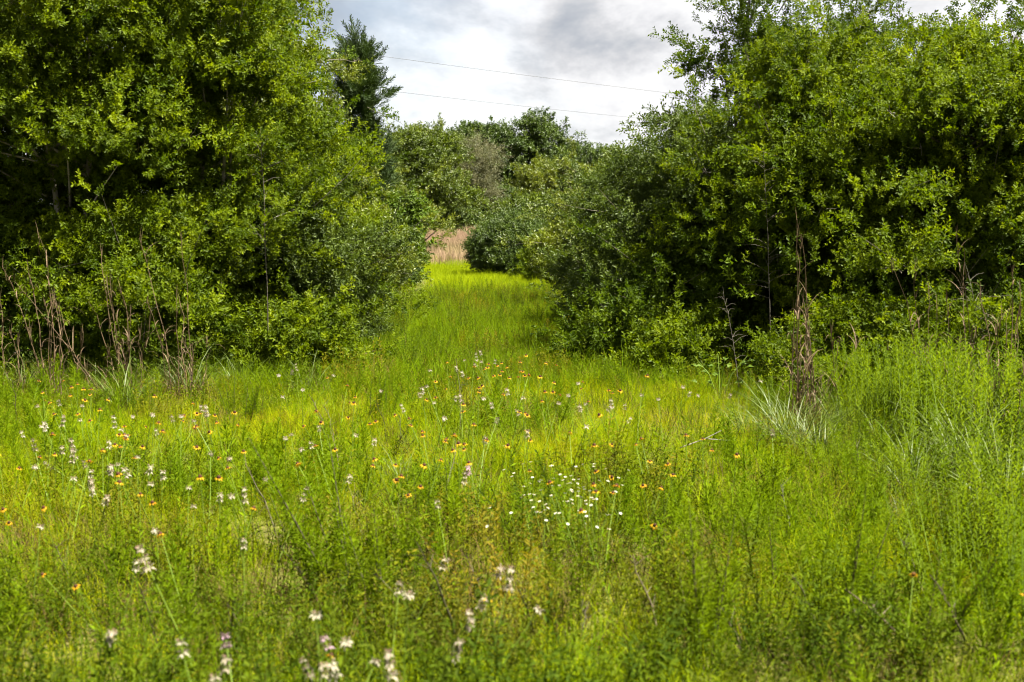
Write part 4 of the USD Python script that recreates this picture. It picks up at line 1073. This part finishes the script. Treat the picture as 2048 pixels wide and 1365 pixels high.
# dark dead stems standing or leaning in the meadow
rg = np.random.default_rng(811)
for bx, by, tx, ty, r, lab in [
    (660, 900, 618, 788, .004, 'dark bare stem leaning left below the path mouth'), (668, 905, 648, 810, .003, 'short dark stem beside the leaning one below the path mouth'),
    (775, 915, 754, 800, .003, 'thin upright dark stem left of the centre flowers'), (795, 910, 800, 830, .003, 'short dark stem right of the thin upright one'),
    (918, 900, 912, 720, .003, 'tall thin dark stem rising from the centre flower patch'), (872, 1060, 912, 880, .004, 'dark stem leaning right in the middle of the meadow'),
    (550, 1090, 490, 930, .005, 'dark brown stem leaning left in the left grass'), (680, 1010, 660, 860, .004, 'thin upright stem left of the pale tuft'),
    (920, 1340, 835, 1085, .006, 'long dark stem leaning left at the bottom middle'), (890, 1380, 740, 1140, .006, 'long dark stem leaning far left at the bottom middle'),
    (1340, 1340, 1262, 1110, .005, 'long dark stem leaning left at the lower right of the centre'), (1470, 1030, 1365, 980, .004, 'dark twig lying over the grass right of the daisies'),
    (1900, 1380, 1690, 1180, .007, 'long dark stem lying toward the bottom right corner'), (1680, 1330, 1590, 1160, .005, 'dark stem leaning left in the lower right grass'), (1980, 1360, 1860, 1150, .006, 'dark stem right of the long lying one at the bottom right'),
    (20, 860, 26, 760, .005, 'dark curved stem at the left edge of the photo'), (1720, 990, 1712, 880, .004, 'upright dark stem by the bare soil patch on the right'), (430, 1360, 470, 1190, .005, 'dark stem leaning right at the bottom left'),
    (1010, 1090, 1000, 980, .003, 'thin dark stem left of the daisies'), (1318, 900, 1312, 850, .003, 'short dark stem beside coneflowers on the right'),
    (1080, 1330, 1040, 1180, .004, 'dark stem leaning left over the brown bottom centre'), (1160, 1350, 1170, 1190, .004, 'upright dark stem at the bottom right of the brown patch'), (1510, 1350, 1440, 1210, .005, 'dark stem leaning left beside the dark-hearted weed'), (1770, 1330, 1700, 1210, .005, 'dark stem leaning left at the lower right, among feathery weeds'),
    (640, 1240, 560, 1090, .005, 'dark stem leaning left behind the leaning feathery weed'), (300, 1330, 280, 1180, .004, 'upright dark stem at the bottom left'), (130, 1220, 110, 1090, .004, 'dark stem in the dim lower left grass'), (1400, 1160, 1330, 1060, .004, 'dark stem leaning left right of the daisies, lower one'),
    (1590, 1090, 1560, 970, .004, 'dark stem in the open lower right grass'), (1880, 1220, 1800, 1080, .005, 'dark stem leaning left on the right bank'), (720, 1100, 700, 980, .004, 'dark upright stem left of the middle feathery weed'), (970, 1240, 930, 1110, .004, 'dark stem leaning left just left of the brown patch')]:
    yb = at_height(bx, min(by, 1340), 0.0)[1]
    x0 = (bx - 1024) / FPX * yb
    o = np.array([x0, yb, float(gz(x0, yb))])
    tip = at_depth(tx, ty, yb + rg.normal(0.1, 0.15))
    t = thing('dead_weed', lab, 'dead weed', o)
    mb = MB()
    ts = np.linspace(0, 1, 7)[:, None]
    L = np.linalg.norm(tip - o)
    pts = (tip - o) * ts + np.array([0.05 * L, 0, 0.05 * L]) * ts * (1 - ts) * 2 + rg.normal(0, 0.004, (7, 3))
    pts[0, 2] -= 0.04
    mb.tube(pts, np.linspace(r, r * 0.35, 7), 5)
    part(t, 'stalk', mb.get(), 'weed_stem', True)
    tw = MB()
    for _ in range(9):
        q = rg.uniform(0.3, 0.98)
        p = (tip - o) * q + np.array([0.05 * L, 0, 0.05 * L]) * q * (1 - q) * 2
        d = unit((tip - o) / L + rg.normal(0, 0.7, 3))
        tw.tube(np.stack([p, p + d * rg.uniform(0.03, 0.09)]), [r * 0.4, r * 0.15], 3)
    part(t, 'side_twigs', tw.get(), 'weed_stem')

# ------------------------------------------------------------------ saplings, vines and a broad-leaved plant
def sapling(name, label, cat, base, tip, r, side, mat, sprays, n, spread, lo, seed, sc=1.0, droop=False):
    rg = np.random.default_rng(seed)
    base, tip = np.asarray(base, float), np.asarray(tip, float)
    t = thing(name, label, cat, base)
    ts = np.linspace(0, 1, 9)[:, None]
    L = np.linalg.norm(tip - base)
    pts = (tip - base) * ts + np.cumsum(rg.normal(0, 0.012, (9, 3)), 0) * ts
    mb = MB()
    mb.tube(pts, np.linspace(r, r * 0.3, 9), 6)
    part(t, 'stem', mb.get(), mat, True)
    tw, P, D = MB(), [], []
    for _ in range(side):
        q = rg.uniform(lo, 0.97)
        p = np.array([np.interp(q, ts[:, 0], pts[:, i]) for i in range(3)])
        d = unit(np.array([rg.normal(0, 1), rg.normal(0, 0.6), rg.uniform(0.1, 0.7)]))
        ln = spread * rg.uniform(0.5, 1.1) * (1.15 - q * 0.7)
        e = p + d * ln
        tw.tube(np.stack([p, (p + e) / 2 + [0, 0, 0.02], e]), [r * 0.35, r * 0.25, r * 0.12], 4)
        for _ in range(n):
            w = rg.uniform(0.4, 1.0)
            P.append(p + d * ln * w)
            D.append(unit(d + rg.normal(0, 0.5, 3) + [0, 0, 0.3]))
    part(t, 'twigs', tw.get(), mat, kind='stuff')
    if n:
        D = np.array(D)
        scatter(f'{t.GetPath()}/leaves', sprays, rg.integers(0, len(sprays), len(P)), np.array(P), frames(D, rg), sc * rg.uniform(0.6, 1.1, len(P)))
    return t


b = at_depth(505, 560, 12.3)
sapling('young_tree', 'pale thin sapling standing clear in front of the left hollies', 'sapling', (b[0], 13.1, 0.0), at_depth(523, 262, 12.7), 0.007, 22, 'grey_bark', HOLLY['bright'], 3, 0.36, 0.50, 701, 0.75)
b = at_depth(1590, 700, 12.0)
sapling('oak_sapling', 'slender oak sapling with yellowing lobed leaves above the vine bundle', 'sapling', (b[0], 13.0, 0.0), at_depth(1530, 290, 12.9), 0.006, 26, 'grey_bark', YELLOW, 2, 0.36, 0.35, 702, 0.7)
b = at_depth(1480, 740, 12.3)
sapling('dead_sapling', 'small dead sapling with bare side twigs in the right thicket', 'sapling', (b[0], 12.3, 0.0), at_depth(1448, 575, 12.3), 0.0045, 20, 'grey_bark', None, 0, 0.20, 0.3, 703)
b = at_depth(1990, 760, 11.6)
sapling('bare_bush', 'tangle of bare brown twigs at the right edge before the dark holly', 'bush', (b[0], 11.6, 0.0), at_depth(1935, 560, 11.6), 0.006, 34, 'grey_bark', None, 0, 0.5, 0.35, 704)
sapling('grape_vine', 'leafy vine tip hanging out from the cedar into the sky', 'vine', at_depth(735, 215, 20.2), at_depth(808, 254, 20.0), 0.006, 10, 'grey_bark', VINE, 1, 0.08, 0.2, 705, 0.35)
sapling('grape_vine', 'leafy vine strand reaching from the corner holly to the cedar top', 'vine', at_depth(655, 120, 16.5), at_depth(722, 118, 19.0), 0.006, 10, 'grey_bark', VINE, 1, 0.12, 0.1, 706, 0.4)
sapling('climbing_vine', 'dark broad-leaved vine climbing the shrub on the left of the path', 'vine', (at_depth(800, 600, 22.0)[0], 22.0, 0.0), at_depth(805, 400, 21.9), 0.012, 36, 'grey_bark', VINE, 3, 0.28, 0.1, 707, 0.9)
sapling('climbing_vine', 'pale broad-leaved vine high in the tallest holly of the left thicket', 'vine', at_depth(430, 110, 14.9), at_depth(480, -20, 14.8), 0.010, 30, 'grey_bark', VINE, 4, 0.45, 0.05, 708, 1.0)

rg = np.random.default_rng(850)
x, y = at_height(1440, 800, 0.0)
o = np.array([x, y, float(gz(x, y))])
t = thing('broad_leaved_plant', 'bright broad-leaved plant at the foot of the right thicket', 'plant', o)
mb = MB()
for k in range(4):
    a = k * 1.6
    mb.tube([(0, 0, -0.03), (math.cos(a) * 0.10, math.sin(a) * 0.05, 0.25), (math.cos(a) * 0.24, math.sin(a) * 0.12, 0.42)], [0.006, 0.005, 0.003], 5)
part(t, 'stems', mb.get(), 'flower_stem', True)
for k in range(22):
    a, z = k * 2.4, rg.uniform(0.18, 0.46)
    lm = MB()
    z *= 0.8
    p = np.array([math.cos(a) * rg.uniform(0.04, 0.26), math.sin(a) * rg.uniform(0.04, 0.16), z])
    lm.leaf(p, (math.cos(a), math.sin(a), 0.25), (0, -0.3, 1), rg.uniform(0.07, 0.11), rg.uniform(0.04, 0.065), fold=0.18)
    part(t, 'leaf', lm.get(), 'vine_leaf')

a, b = at_height(1360, 868, 0.25), at_height(1460, 848, 0.28)
t = thing('fallen_twig', 'thin pale twig lying on the grass below the right thicket', 'twig', (a[0], a[1], 0.0))
mb = MB()
mb.tube([(0, 0, 0.16), ((b[0] - a[0]) * 0.5, (b[1] - a[1]) * 0.5, 0.20), (b[0] - a[0], b[1] - a[1], 0.17)], [0.004, 0.003, 0.0015], 5)
mb.tube([((b[0] - a[0]) * 0.5, (b[1] - a[1]) * 0.5, 0.20), ((b[0] - a[0]) * 0.8, (b[1] - a[1]) * 0.6, 0.25)], [0.003, 0.0015], 4)
part(t, 'wood', mb.get(), 'twig_bark', True)
